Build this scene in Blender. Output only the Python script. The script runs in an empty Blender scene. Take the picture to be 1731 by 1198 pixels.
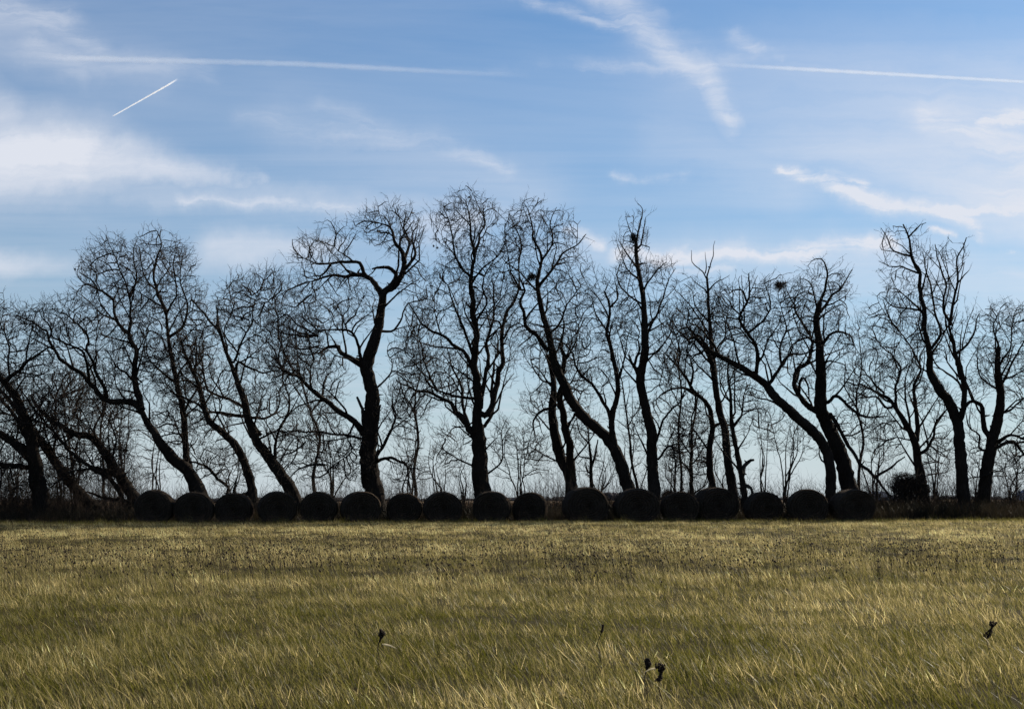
import bpy, math, random
import numpy as np
from mathutils import Matrix, Vector

random.seed(7)
RNG = np.random.default_rng(11)
C = bpy.context.scene.collection
scn = bpy.context.scene
R = math.radians

# ------------------------------------------------------------------ camera
FPX = 2404.0            # focal length in photo pixels (1731 wide)
CAMH = 1.15
PITCH = math.atan(245.5 / FPX)
ROLL = 0.0029
cam_data = bpy.data.cameras.new("camera")
cam_data.lens = 50.0
cam_data.sensor_width = 50.0 * 1731 / FPX
cam_data.clip_start = 0.1
cam_data.clip_end = 90000
cam_data.dof.use_dof = True
cam_data.dof.focus_distance = 55
cam_data.dof.aperture_fstop = 16
cam = bpy.data.objects.new("camera", cam_data)
C.objects.link(cam)
fwd = Vector((0, math.cos(PITCH), math.sin(PITCH)))
up0 = Vector((0, -math.sin(PITCH), math.cos(PITCH)))
rt0 = Vector((1, 0, 0))
rt = rt0 * math.cos(ROLL) - up0 * math.sin(ROLL)
up = up0 * math.cos(ROLL) + rt0 * math.sin(ROLL)
M = Matrix((rt, up, -fwd)).transposed().to_4x4()
M.translation = Vector((0, 0, CAMH))
cam.matrix_world = M
scn.camera = cam


def direction(x, y):
    return fwd * FPX + rt * (x - 865.5) + up * (599.0 - y)


def at(x, y, D):
    """the place at depth D (metres north of the camera) seen at photo pixel x, y"""
    d = direction(x, y)
    k = D / d.y
    return Vector((d.x * k, D, CAMH + d.z * k))


def px_m(D):
    return D / FPX


# ------------------------------------------------------------------ light
SUN_EL, SUN_AZ = 30.0, 48.0      # azimuth from +Y towards +X
sun_d = bpy.data.lights.new("sun", 'SUN')
sun_d.energy = 5.0
sun_d.angle = R(0.53)
sun_d.color = (1.0, 0.90, 0.74)
sun = bpy.data.objects.new("sun", sun_d)
C.objects.link(sun)
sdir = Vector((math.sin(R(SUN_AZ)) * math.cos(R(SUN_EL)), math.cos(R(SUN_AZ)) * math.cos(R(SUN_EL)), math.sin(R(SUN_EL))))
sun.rotation_euler = sdir.to_track_quat('Z', 'Y').to_euler()

scn.view_settings.view_transform = 'Standard'
scn.view_settings.look = 'None'
scn.view_settings.gamma = 1.0
scn.view_settings.use_curve_mapping = False
scn.view_settings.exposure = 0.80
scn.cycles.max_bounces = 5
scn.cycles.diffuse_bounces = 3
scn.cycles.glossy_bounces = 2
scn.cycles.transmission_bounces = 3
scn.cycles.transparent_max_bounces = 8


class NT:
    def __init__(s, tree):
        s.t = tree

    def n(s, typ, **kw):
        nd = s.t.nodes.new(typ)
        for k, v in kw.items():
            setattr(nd, k, v)
        return nd

    def put(s, sock, v):
        if v is None:
            return
        if isinstance(v, bpy.types.NodeSocket):
            s.t.links.new(v, sock)
        else:
            sock.default_value = v

    def m(s, op, a=None, b=None, c=None, clamp=False):
        nd = s.n('ShaderNodeMath', operation=op)
        nd.use_clamp = clamp
        for i, v in enumerate((a, b, c)):
            s.put(nd.inputs[i], v)
        return nd.outputs[0]

    def v(s, op, a=None, b=None, scale=None):
        nd = s.n('ShaderNodeVectorMath', operation=op)
        s.put(nd.inputs[0], a)
        if b is not None:
            s.put(nd.inputs[1], b)
        if scale is not None:
            s.put(nd.inputs['Scale'], scale)
        return nd.outputs['Value'] if op in ('LENGTH', 'DOT_PRODUCT', 'DISTANCE') else nd.outputs[0]

    def mix(s, f, a, b):
        nd = s.n('ShaderNodeMix', data_type='RGBA')
        s.put(nd.inputs[0], f)
        s.put(nd.inputs[6], a)
        s.put(nd.inputs[7], b)
        return nd.outputs[2]

    def noise(s, vec, scale, detail=4, rough=0.5, dist=0.0):
        nd = s.n('ShaderNodeTexNoise')
        if vec is not None:
            s.put(nd.inputs['Vector'], vec)
        nd.inputs['Scale'].default_value = scale
        nd.inputs['Detail'].default_value = detail
        nd.inputs['Roughness'].default_value = rough
        nd.inputs['Distortion'].default_value = dist
        return nd

    def ramp(s, f, stops):
        nd = s.n('ShaderNodeValToRGB')
        s.put(nd.inputs[0], f)
        e = nd.color_ramp.elements
        while len(e) < len(stops):
            e.new(0.5)
        for i, (p, c) in enumerate(stops):
            e[i].position = p
            e[i].color = c if len(c) == 4 else (*c, 1)
        return nd.outputs[0]


def build_world():
    w = bpy.data.worlds.new("World")
    scn.world = w
    w.use_nodes = True
    t = w.node_tree
    t.nodes.clear()
    N = NT(t)
    sky = N.n('ShaderNodeTexSky', sky_type='NISHITA')
    sky.sun_disc = False
    sky.sun_elevation = R(SUN_EL)
    sky.sun_rotation = R(SUN_AZ)
    sky.altitude = 300
    sky.air_density = 1.15
    sky.dust_density = 0.6
    sky.ozone_density = 2.6
    geo = N.n('ShaderNodeTexCoord').outputs['Generated']
    sep = N.n('ShaderNodeSeparateXYZ')
    N.put(sep.inputs[0], geo)
    X, Y, Z = sep.outputs
    ysafe = N.m('MAXIMUM', Y, 0.05)
    u = N.m('DIVIDE', X, ysafe)
    v = N.m('DIVIDE', Z, ysafe)
    comb = N.n('ShaderNodeCombineXYZ')
    N.put(comb.inputs[0], u)
    N.put(comb.inputs[1], v)
    P0 = comb.outputs[0]
    # wind-torn edges: warp the directions with two scales of noise
    w1 = N.noise(P0, 5.0, 4, 0.6).outputs['Color']
    w1 = N.v('SUBTRACT', w1, (0.5, 0.5, 0.5))
    w2 = N.noise(P0, 22.0, 5, 0.65).outputs['Color']
    w2 = N.v('SUBTRACT', w2, (0.5, 0.5, 0.5))
    P = N.v('ADD', P0, N.v('SCALE', w1, scale=0.035))
    P = N.v('ADD', P, N.v('SCALE', w2, scale=0.024))
    sp = N.n('ShaderNodeMapping')
    N.put(sp.inputs['Vector'], P)
    sp.inputs['Rotation'].default_value = (0, 0, R(9))
    sp.inputs['Scale'].default_value = (2.6, 30, 1)
    wisp = N.noise(sp.outputs[0], 2.4, 7, 0.62, 0.5).outputs['Fac']
    wisp = N.m('MULTIPLY_ADD', wisp, 4.2, -1.45, clamp=True)
    fib = N.n('ShaderNodeMapping')
    N.put(fib.inputs['Vector'], P)
    fib.inputs['Rotation'].default_value = (0, 0, R(-52))
    fib.inputs['Scale'].default_value = (6, 60, 1)
    wisp2 = N.noise(fib.outputs[0], 2.4, 7, 0.65, 0.4).outputs['Fac']
    wisp2 = N.m('MULTIPLY_ADD', wisp2, 4.2, -1.5, clamp=True)

    def uv(x, y):
        d = direction(x, y)
        return (d.x / d.y, d.z / d.y, 0.0)

    def seg(x0, y0, x1, y1, h0, h1, a0, a1, soft=2.0):
        A = uv(x0, y0)
        B = uv(x1, y1)
        ab = (B[0] - A[0], B[1] - A[1], 0)
        L2 = ab[0] ** 2 + ab[1] ** 2
        pa = N.v('SUBTRACT', P, A)
        tt = N.m('MULTIPLY', N.v('DOT_PRODUCT', pa, ab), 1 / L2, clamp=True)
        q = N.v('SUBTRACT', pa, N.v('SCALE', ab, scale=tt))
        d = N.v('LENGTH', q)
        wd = N.m('MULTIPLY_ADD', tt, (h1 - h0) / FPX, h0 / FPX)
        r = N.m('DIVIDE', d, wd)
        g = N.m('EXPONENT', N.m('MULTIPLY', N.m('POWER', r, soft), -1.0))
        am = N.m('MULTIPLY_ADD', tt, a1 - a0, a0)
        return N.m('MULTIPLY', g, am)

    solid = [  # dense, smooth banks of cirrus
        (-160, 258, 130, 270, 80, 58, 1.0, .9), (120, 268, 440, 318, 50, 12, .8, .35),
        (-60, 170, 20, 215, 60, 40, .5, .5), (-100, 320, 200, 318, 22, 18, .55, .3),
        (1270, 235, 1760, 320, 50, 95, .22, .75), (1450, 335, 1800, 370, 36, 60, .25, .65),
        (1180, 140, 1800, 200, 120, 150, .14, .5), (980, 440, 1800, 480, 50, 70, .15, .35), (990, -30, 1190, 120, 30, 34, .25, .28), (1190, 120, 1255, 270, 30, 36, .30, .18),
        (1130, 230, 1330, 300, 60, 60, .16, .26), (480, 220, 900, 330, 60, 60, .10, .16), (-60, 60, 260, 140, 60, 40, .22, .12), (200, 330, 900, 370, 26, 26, .22, .25),
        (-40, 440, 130, 450, 24, 14, .55, .15), (370, 420, 560, 425, 30, 22, .45, .4),
        (700, 385, 800, 380, 26, 26, .4, .5), (1540, 455, 1760, 470, 26, 30, .3, .4),
    ]
    wispy = [  # (x0, y0, x1, y1, half width, half width, amount, amount)
        (-20, 15, 110, 35, 26, 24, .32, .28), (90, 40, 170, 90, 26, 18, .22, .18),
        (60, 80, 140, 120, 30, 26, .15, .14), (150, 110, 340, 130, 24, 18, .12, .16),
        (300, 345, 640, 362, 9, 9, .24, .30), (540, 190, 860, 292, 22, 14, .12, .22),
        (870, -10, 1070, 55, 12, 12, .35, .3), (1000, -20, 1090, 45, 32, 38, .22, .30),
        (1090, 45, 1190, 120, 38, 30, .24, .22), (1190, 120, 1235, 215, 24, 11, .26, .20),
        (1120, 90, 1300, 100, 16, 10, .15, .12), (1240, 60, 1310, 110, 14, 8, .3, .2),
        (1310, 292, 1480, 352, 8, 15, .65, .8), (1480, 352, 1640, 372, 12, 12, .75, .65),
        (1640, 372, 1655, 402, 12, 8, .6, .7), (1540, 360, 1760, 350, 7, 8, .7, .95),
        (1350, 300, 1460, 320, 8, 9, .3, .6), (1640, 214, 1760, 188, 9, 14, .5, .9),
        (1040, 296, 1160, 306, 8, 9, .35, .25), (1050, 432, 1260, 434, 14, 14, .4, .7),
        (1240, 436, 1500, 418, 10, 14, .6, .8), (1130, 452, 1240, 462, 7, 7, .4, .5),
        (1688, 424, 1718, 424, 5, 5, 1.0, 1.0), (1560, 398, 1610, 402, 6, 6, .7, .7),
        (1560, 200, 1760, 260, 30, 30, .3, .25), (720, 116, 1180, 108, 9, 12, .0, .25),
        (400, 210, 760, 250, 20, 20, .1, .22), (960, 395, 1020, 410, 12, 12, .4, .5),
    ]
    tot_s = None
    for s_ in solid:
        g = seg(*s_)
        tot_s = g if tot_s is None else N.m('MAXIMUM', tot_s, g)
    tot_w = None
    for s_ in wispy:
        g = seg(*s_)
        tot_w = g if tot_w is None else N.m('MAXIMUM', tot_w, g)
    base = N.m('MULTIPLY', tot_s, N.m('MULTIPLY_ADD', wisp, 0.30, 0.88))
    tail = N.m('MULTIPLY', tot_w, N.m('MULTIPLY_ADD', N.m('MULTIPLY', N.m('ADD', wisp, wisp2), 0.75), 1.0, 0.10))
    front = N.m('GREATER_THAN', Y, 0.06)
    dens = N.m('MULTIPLY', N.m('ADD', base, tail), front)
    # a thin veil of high cirrus all round the sky (plane at cloud height)
    zz = N.m('MAXIMUM', Z, 0.03)
    pl = N.n('ShaderNodeCombineXYZ')
    N.put(pl.inputs[0], N.m('DIVIDE', X, zz))
    N.put(pl.inputs[1], N.m('DIVIDE', Y, zz))
    pm = N.n('ShaderNodeMapping')
    N.put(pm.inputs['Vector'], pl.outputs[0])
    pm.inputs['Rotation'].default_value = (0, 0, R(-25))
    pm.inputs['Scale'].default_value = (0.22, 0.9, 1)
    veil = N.noise(pm.outputs[0], 1.6, 8, 0.6, 0.7).outputs['Fac']
    veil = N.m('MULTIPLY', N.m('MULTIPLY_ADD', veil, 2.6, -0.95, clamp=True), 0.22)
    dens = N.m('ADD', dens, veil)
    dens = N.m('MINIMUM', dens, 0.95)
    # horizon air: pale
    hz = N.m('EXPONENT', N.m('MULTIPLY', N.m('MAXIMUM', Z, 0.0), -6.2))
    hz = N.m('MULTIPLY', hz, 0.93)
    S = 0.058
    skyc = N.v('MULTIPLY', sky.outputs[0], (0.44, 0.74, 1.00))
    k = 1 / S / 2 ** scn.view_settings.exposure
    pale = (0.60 * k, 0.675 * k, 0.72 * k, 1)
    white = (0.76 * k, 0.79 * k, 0.87 * k, 1)
    skyc = N.mix(hz, skyc, pale)
    col = N.mix(dens, skyc, white)
    bg = N.n('ShaderNodeBackground')
    N.put(bg.inputs[0], col)
    bg.inputs[1].default_value = S
    out = N.n('ShaderNodeOutputWorld')
    t.links.new(bg.outputs[0], out.inputs[0])


build_world()


# ------------------------------------------------------------------ materials
def mat(name):
    m_ = bpy.data.materials.new(name)
    m_.use_nodes = True
    m_.node_tree.nodes.clear()
    return m_, NT(m_.node_tree)


def finish(m_, N, shader):
    o = N.n('ShaderNodeOutputMaterial')
    N.t.links.new(shader, o.inputs[0])
    return m_


def principled(N, col, rough=0.9, bump=None, bdist=0.02, bstr=1.0, spec=0.2):
    p = N.n('ShaderNodeBsdfPrincipled')
    N.put(p.inputs['Base Color'], col)
    p.inputs['Roughness'].default_value = rough
    p.inputs['Specular IOR Level'].default_value = spec
    if bump is not None:
        b = N.n('ShaderNodeBump')
        b.inputs['Distance'].default_value = bdist
        b.inputs['Strength'].default_value = bstr
        N.put(b.inputs['Height'], bump)
        N.put(p.inputs['Normal'], b.outputs[0])
    return p.outputs[0]


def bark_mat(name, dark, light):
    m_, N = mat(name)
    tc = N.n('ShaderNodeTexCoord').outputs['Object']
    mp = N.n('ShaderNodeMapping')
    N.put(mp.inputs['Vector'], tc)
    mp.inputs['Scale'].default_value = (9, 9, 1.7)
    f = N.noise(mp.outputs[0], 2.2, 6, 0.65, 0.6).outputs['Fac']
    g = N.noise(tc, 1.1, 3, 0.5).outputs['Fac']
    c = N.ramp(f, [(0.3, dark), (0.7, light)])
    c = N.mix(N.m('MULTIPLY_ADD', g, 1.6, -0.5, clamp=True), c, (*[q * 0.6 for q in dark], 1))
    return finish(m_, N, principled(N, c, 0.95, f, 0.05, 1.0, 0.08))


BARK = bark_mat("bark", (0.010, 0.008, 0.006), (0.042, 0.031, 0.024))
DEADWOOD = bark_mat("dead_wood", (0.02, 0.018, 0.016), (0.075, 0.065, 0.055))


def plain(name, c0, c1, scale=6, rough=0.95, bump=0.02):
    m_, N = mat(name)
    tc = N.n('ShaderNodeTexCoord').outputs['Object']
    f = N.noise(tc, scale, 5, 0.6).outputs['Fac']
    c = N.ramp(f, [(0.32, c0), (0.68, c1)])
    return finish(m_, N, principled(N, c, rough, f, bump, 0.8, 0.1))


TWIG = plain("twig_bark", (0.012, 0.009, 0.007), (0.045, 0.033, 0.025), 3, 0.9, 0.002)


def hay_mat():
    m_, N = mat("weathered_hay")
    tc = N.n('ShaderNodeTexCoord').outputs['Object']
    f = N.noise(tc, 26, 6, 0.7, 1.5).outputs['Fac']
    g = N.noise(tc, 2.2, 4, 0.6).outputs['Fac']
    mp = N.n('ShaderNodeMapping')
    N.put(mp.inputs['Vector'], tc)
    mp.inputs['Scale'].default_value = (60, 8, 60)
    s = N.noise(mp.outputs[0], 1.5, 4, 0.6).outputs['Fac']
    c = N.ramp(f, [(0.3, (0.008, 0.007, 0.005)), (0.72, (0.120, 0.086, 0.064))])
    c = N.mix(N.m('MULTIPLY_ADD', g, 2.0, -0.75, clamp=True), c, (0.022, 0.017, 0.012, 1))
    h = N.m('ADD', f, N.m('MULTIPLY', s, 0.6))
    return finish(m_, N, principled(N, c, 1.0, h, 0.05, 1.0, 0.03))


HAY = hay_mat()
STRAW = plain('loose_straw', (0.03, 0.025, 0.018), (0.095, 0.075, 0.05), 9, 0.9, 0.001)


def blade_mat(name, straw, green, trans=0.55, instanced=True, dark=1.0):
    """blades lit from behind; blade colour from a mesh attribute, patch colour from an instance attribute"""
    m_, N = mat(name)
    a = N.n('ShaderNodeAttribute', attribute_name='blade_tint').outputs['Fac']
    if instanced:
        b = N.n('ShaderNodeAttribute', attribute_name='patch_tint', attribute_type='INSTANCER').outputs['Fac']
        f = N.m('ADD', N.m('MULTIPLY', a, 0.62), N.m('MULTIPLY_ADD', b, 0.95, -0.30), clamp=True)
    else:
        f = a
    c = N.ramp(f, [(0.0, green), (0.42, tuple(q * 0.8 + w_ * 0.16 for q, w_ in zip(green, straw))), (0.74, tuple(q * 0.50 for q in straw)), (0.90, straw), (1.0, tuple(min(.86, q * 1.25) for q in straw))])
    d = N.n('ShaderNodeBsdfPrincipled')
    N.put(d.inputs['Base Color'], c)
    d.inputs['Roughness'].default_value = 0.42
    d.inputs['Specular IOR Level'].default_value = 0.07
    tr = N.n('ShaderNodeBsdfTranslucent')
    N.put(tr.inputs[0], c)
    mx = N.n('ShaderNodeMixShader')
    mx.inputs[0].default_value = trans
    N.t.links.new(d.outputs[0], mx.inputs[1])
    N.t.links.new(tr.outputs[0], mx.inputs[2])
    return finish(m_, N, mx.outputs[0])


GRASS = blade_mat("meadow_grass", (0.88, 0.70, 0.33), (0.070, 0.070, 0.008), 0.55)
DRYGRASS = blade_mat("dry_weed", (0.060, 0.043, 0.026), (0.022, 0.019, 0.011), 0.35)
CORN = blade_mat("dry_corn", (0.22, 0.135, 0.075), (0.13, 0.08, 0.045), 0.3)
SEED = plain("dark_seed_head", (0.012, 0.009, 0.008), (0.035, 0.025, 0.018), 40, 0.9, 0.002)


def soil_mat():
    m_, N = mat("field_soil")
    tc = N.n('ShaderNodeTexCoord').outputs['Object']
    f = N.noise(tc, 7, 8, 0.7).outputs['Fac']
    g = N.noise(tc, 0.35, 4, 0.6).outputs['Fac']
    near = N.ramp(f, [(0.3, (0.016, 0.013, 0.004)), (0.7, (0.060, 0.045, 0.016))])
    near = N.mix(N.m('MULTIPLY', g, 0.6), near, (0.025, 0.024, 0.006, 1))
    sep = N.n('ShaderNodeSeparateXYZ')
    N.put(sep.inputs[0], tc)
    far = N.m('GREATER_THAN', sep.outputs[1], 78.0)
    farc = N.ramp(f, [(0.3, (0.10, 0.07, 0.045)), (0.7, (0.20, 0.14, 0.085))])
    c = N.mix(far, near, farc)
    return finish(m_, N, principled(N, c, 1.0, f, 0.05, 1.0, 0.05))


SOIL = soil_mat()


# ------------------------------------------------------------------ mesh tools
def mesh_obj(name, verts, faces, material, parent=None, smooth=False, attr=None):
    me = bpy.data.meshes.new(name)
    if isinstance(faces, tuple):          # (loop vertex indices, loop totals) as arrays
        vi, tot = faces
        verts = np.asarray(verts, dtype=np.float32)
        me.vertices.add(len(verts))
        me.vertices.foreach_set('co', verts.ravel())
        me.loops.add(len(vi))
        me.loops.foreach_set('vertex_index', np.asarray(vi, dtype=np.int32))
        me.polygons.add(len(tot))
        st = np.concatenate(([0], np.cumsum(tot)[:-1])).astype(np.int32)
        me.polygons.foreach_set('loop_start', st)
        me.update(calc_edges=True)
    else:
        me.from_pydata([tuple(v_) for v_ in verts], [], faces)
    if attr is not None:
        for k, vals in attr.items():
            a = me.attributes.new(k, 'FLOAT', 'POINT')
            a.data.foreach_set('value', np.asarray(vals, dtype=np.float32))
    if smooth:
        me.polygons.foreach_set('use_smooth', [True] * len(me.polygons))
    me.materials.append(material)
    o = bpy.data.objects.new(name, me)
    C.objects.link(o)
    if parent:
        o.parent = parent
    return o


def empty(name, loc=(0, 0, 0)):
    o = bpy.data.objects.new(name, None)
    o.location = loc
    o.empty_display_size = 0.3
    C.objects.link(o)
    return o


def tag(o, label=None, cat=None, group=None, kind=None):
    if label:
        o['label'] = label
    if cat:
        o['category'] = cat
    if group:
        o['group'] = group
    if kind:
        o['kind'] = kind
    return o


class Soup:
    """collects tubes and blobs, then links them as one mesh"""

    def __init__(s):
        s.v = []
        s.vi = []
        s.tot = []
        s.n = 0

    def add(s, verts, vi, tot):
        s.v.append(np.asarray(verts, dtype=np.float64))
        s.vi.append(np.asarray(vi, dtype=np.int64) + s.n)
        s.tot.append(np.asarray(tot, dtype=np.int64))
        s.n += len(verts)

    def tube(s, P, rad, k, cap=True, bumpy=0.0):
        P = np.asarray(P, dtype=np.float64)
        n = len(P)
        T = np.empty_like(P)
        T[1:-1] = P[2:] - P[:-2]
        T[0] = P[1] - P[0]
        T[-1] = P[-1] - P[-2]
        T /= np.linalg.norm(T, axis=1)[:, None] + 1e-12
        mean = np.abs(T).mean(axis=0)
        ref = np.zeros(3)
        ref[int(np.argmin(mean))] = 1.0
        U = np.cross(T, ref)
        U /= np.linalg.norm(U, axis=1)[:, None] + 1e-12
        V = np.cross(T, U)
        a = np.arange(k) * (2 * math.pi / k)
        rr = np.asarray(rad, dtype=np.float64)[:, None] * np.ones((n, k))
        if bumpy:
            rr = rr * (1 + bumpy * RNG.normal(size=(n, k)))
        ring = P[:, None, :] + rr[:, :, None] * (np.cos(a)[None, :, None] * U[:, None, :] + np.sin(a)[None, :, None] * V[:, None, :])
        i = np.arange(n - 1)[:, None] * k
        j = np.arange(k)[None, :]
        j2 = (j + 1) % k
        q = np.stack([i + j, i + j2, i + k + j2, i + k + j], axis=-1).reshape(-1)
        tot = np.full((n - 1) * k, 4)
        vv = ring.reshape(-1, 3)
        if cap:
            q = np.concatenate([q, np.arange((n - 1) * k, n * k)])
            tot = np.concatenate([tot, [k]])
        s.add(vv, q, tot)

    def twigs(s, B, Mi, Ti, rb, rm):
        """many two-piece tapering twigs at once: base, middle, tip points (n,3)"""
        n = len(B)
        if n == 0:
            return
        T = Ti - B
        T /= np.linalg.norm(T, axis=1)[:, None] + 1e-9
        ref = np.tile(np.array([0.13, 0.97, 0.2]), (n, 1))
        U = np.cross(T, ref)
        U /= np.linalg.norm(U, axis=1)[:, None] + 1e-9
        V = np.cross(T, U)
        vs = np.empty((n, 7, 3))
        for c_ in range(3):
            a = c_ * 2 * math.pi / 3
            o = math.cos(a) * U + math.sin(a) * V
            vs[:, c_] = B + o * rb[:, None]
            vs[:, 3 + c_] = Mi + o * rm[:, None]
        vs[:, 6] = Ti
        pat = np.array([0, 1, 4, 3, 1, 2, 5, 4, 2, 0, 3, 5, 3, 4, 6, 4, 5, 6, 5, 3, 6])
        vi = (np.arange(n)[:, None] * 7 + pat[None, :]).reshape(-1)
        tot = np.tile([4, 4, 4, 3, 3, 3], n)
        s.add(vs.reshape(-1, 3), vi, tot)

    def shoots(s, Q, Rr):
        """many three-sided tapering shoots at once: Q (n, m, 3) points, Rr (n, m-1) radii, the last point is the tip"""
        n, m, _ = Q.shape
        if n == 0:
            return
        T = Q[:, -1] - Q[:, 0]
        T /= np.linalg.norm(T, axis=1)[:, None] + 1e-9
        U = np.cross(T, np.tile(np.array([0.13, 0.97, 0.2]), (n, 1)))
        U /= np.linalg.norm(U, axis=1)[:, None] + 1e-9
        V = np.cross(T, U)
        vs = np.empty((n, 3 * (m - 1) + 1, 3))
        for c_ in range(3):
            a = c_ * 2 * math.pi / 3
            o = math.cos(a) * U + math.sin(a) * V
            for j in range(m - 1):
                vs[:, 3 * j + c_] = Q[:, j] + o * Rr[:, j][:, None]
        vs[:, -1] = Q[:, -1]
        pat, tot = [], []
        for j in range(m - 2):
            for c_ in range(3):
                d_ = (c_ + 1) % 3
                pat += [3 * j + c_, 3 * j + d_, 3 * j + 3 + d_, 3 * j + 3 + c_]
                tot.append(4)
        for c_ in range(3):
            pat += [3 * (m - 2) + c_, 3 * (m - 2) + (c_ + 1) % 3, 3 * (m - 1)]
            tot.append(3)
        nv = 3 * (m - 1) + 1
        s.add(vs.reshape(-1, 3), (np.arange(n)[:, None] * nv + np.array(pat)[None]).reshape(-1), np.tile(tot, n))

    def sprays(s, B, D0, L, r0, bend=0.30, side=6, up=0.05):
        """slender crooked shoots from B along D0, each set with short side twigs that point forward and outward"""
        n = len(B)
        if n == 0:
            return
        pts = [B]
        d = D0.copy()
        for j in range(3):
            kick = RNG.normal(size=(n, 3)) * bend
            d = d + kick
            d[:, 2] += up
            d /= np.linalg.norm(d, axis=1)[:, None]
            pts.append(pts[-1] + d * (L * (0.38, 0.34, 0.30)[j])[:, None])
        Q = np.stack(pts, 1)
        s.shoots(Q, np.stack([r0, r0 * .8, r0 * .62], 1))
        for j in range(side):
            f = (j + RNG.uniform(0, 1, n)) / side * 2.85 + 0.12
            i0 = np.minimum(f.astype(int), 2)
            fr = (f - i0)[:, None]
            ar = np.arange(n)
            b = Q[ar, i0] * (1 - fr) + Q[ar, i0 + 1] * fr
            t = Q[ar, i0 + 1] - Q[ar, i0]
            t /= np.linalg.norm(t, axis=1)[:, None] + 1e-9
            e = RNG.normal(size=(n, 3))
            e -= (e * t).sum(1)[:, None] * t
            e /= np.linalg.norm(e, axis=1)[:, None] + 1e-9
            dd = t * .75 + e * RNG.uniform(.45, .95, n)[:, None]
            dd[:, 2] += up
            l = L * RNG.uniform(.18, .48, n) * (1.1 - .2 * f / 3)
            if j % 2:
                m1 = b + dd * l[:, None] * .5
                t1 = m1 + (dd + RNG.normal(size=(n, 3)) * .28) * l[:, None] * .5
                s.shoots(np.stack([b, m1, t1], 1), np.stack([r0 * .62, r0 * .5], 1))
            else:
                s.spikes(b, b + dd * l[:, None], r0 * .66)

    def spikes(s, B, Ti, rb):
        """the finest twigs: three-sided points"""
        n = len(B)
        if n == 0:
            return
        T = Ti - B
        T /= np.linalg.norm(T, axis=1)[:, None] + 1e-9
        U = np.cross(T, np.tile(np.array([0.13, 0.97, 0.2]), (n, 1)))
        U /= np.linalg.norm(U, axis=1)[:, None] + 1e-9
        V = np.cross(T, U)
        vs = np.empty((n, 4, 3))
        for c_ in range(3):
            a = c_ * 2 * math.pi / 3
            vs[:, c_] = B + (math.cos(a) * U + math.sin(a) * V) * rb[:, None]
        vs[:, 3] = Ti
        pat = np.array([0, 1, 3, 1, 2, 3, 2, 0, 3])
        s.add(vs.reshape(-1, 3), (np.arange(n)[:, None] * 4 + pat[None]).reshape(-1), np.full(n * 3, 3))

    def build(s, name, material, parent=None, smooth=True):
        if not s.v:
            return None
        return mesh_obj(name, np.concatenate(s.v), (np.concatenate(s.vi), np.concatenate(s.tot)), material, parent, smooth)


def smooth_path(pts, step, wob=0.0):
    """Catmull-Rom through pts (n,4: xyz + radius), resampled at step, with crooked wobble"""
    pts = np.asarray(pts, dtype=np.float64)
    if len(pts) == 2:
        pts = np.stack([pts[0], (pts[0] + pts[1]) / 2, pts[1]])
    ext = np.vstack([2 * pts[0] - pts[1], pts, 2 * pts[-1] - pts[-2]])
    out = []
    for i in range(1, len(ext) - 2):
        p0, p1, p2, p3 = ext[i - 1], ext[i], ext[i + 1], ext[i + 2]
        L = np.linalg.norm(p2[:3] - p1[:3])
        m_ = max(1, int(round(L / step)))
        for q in range(m_):
            t = q / m_
            out.append(0.5 * ((2 * p1) + (-p0 + p2) * t + (2 * p0 - 5 * p1 + 4 * p2 - p3) * t * t + (-p0 + 3 * p1 - 3 * p2 + p3) * t ** 3))
    out.append(pts[-1])
    out = np.array(out)
    n = len(out)
    if wob > 0 and n > 3:
        w_ = RNG.normal(size=(n, 3))
        kn = np.arange(0, n + 3, 3)
        lo = np.stack([np.interp(np.arange(n), kn, RNG.normal(size=len(kn))) for _ in range(3)], 1)
        env = np.minimum(1, np.arange(n) / 4.0)[:, None]
        out[:, :3] += w_ * env * wob * (0.03 * out[:, 3:4] + 0.006) + lo * env * wob * 0.040
    out[:, 3] = np.maximum(out[:, 3], 0.006)
    return out


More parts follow.
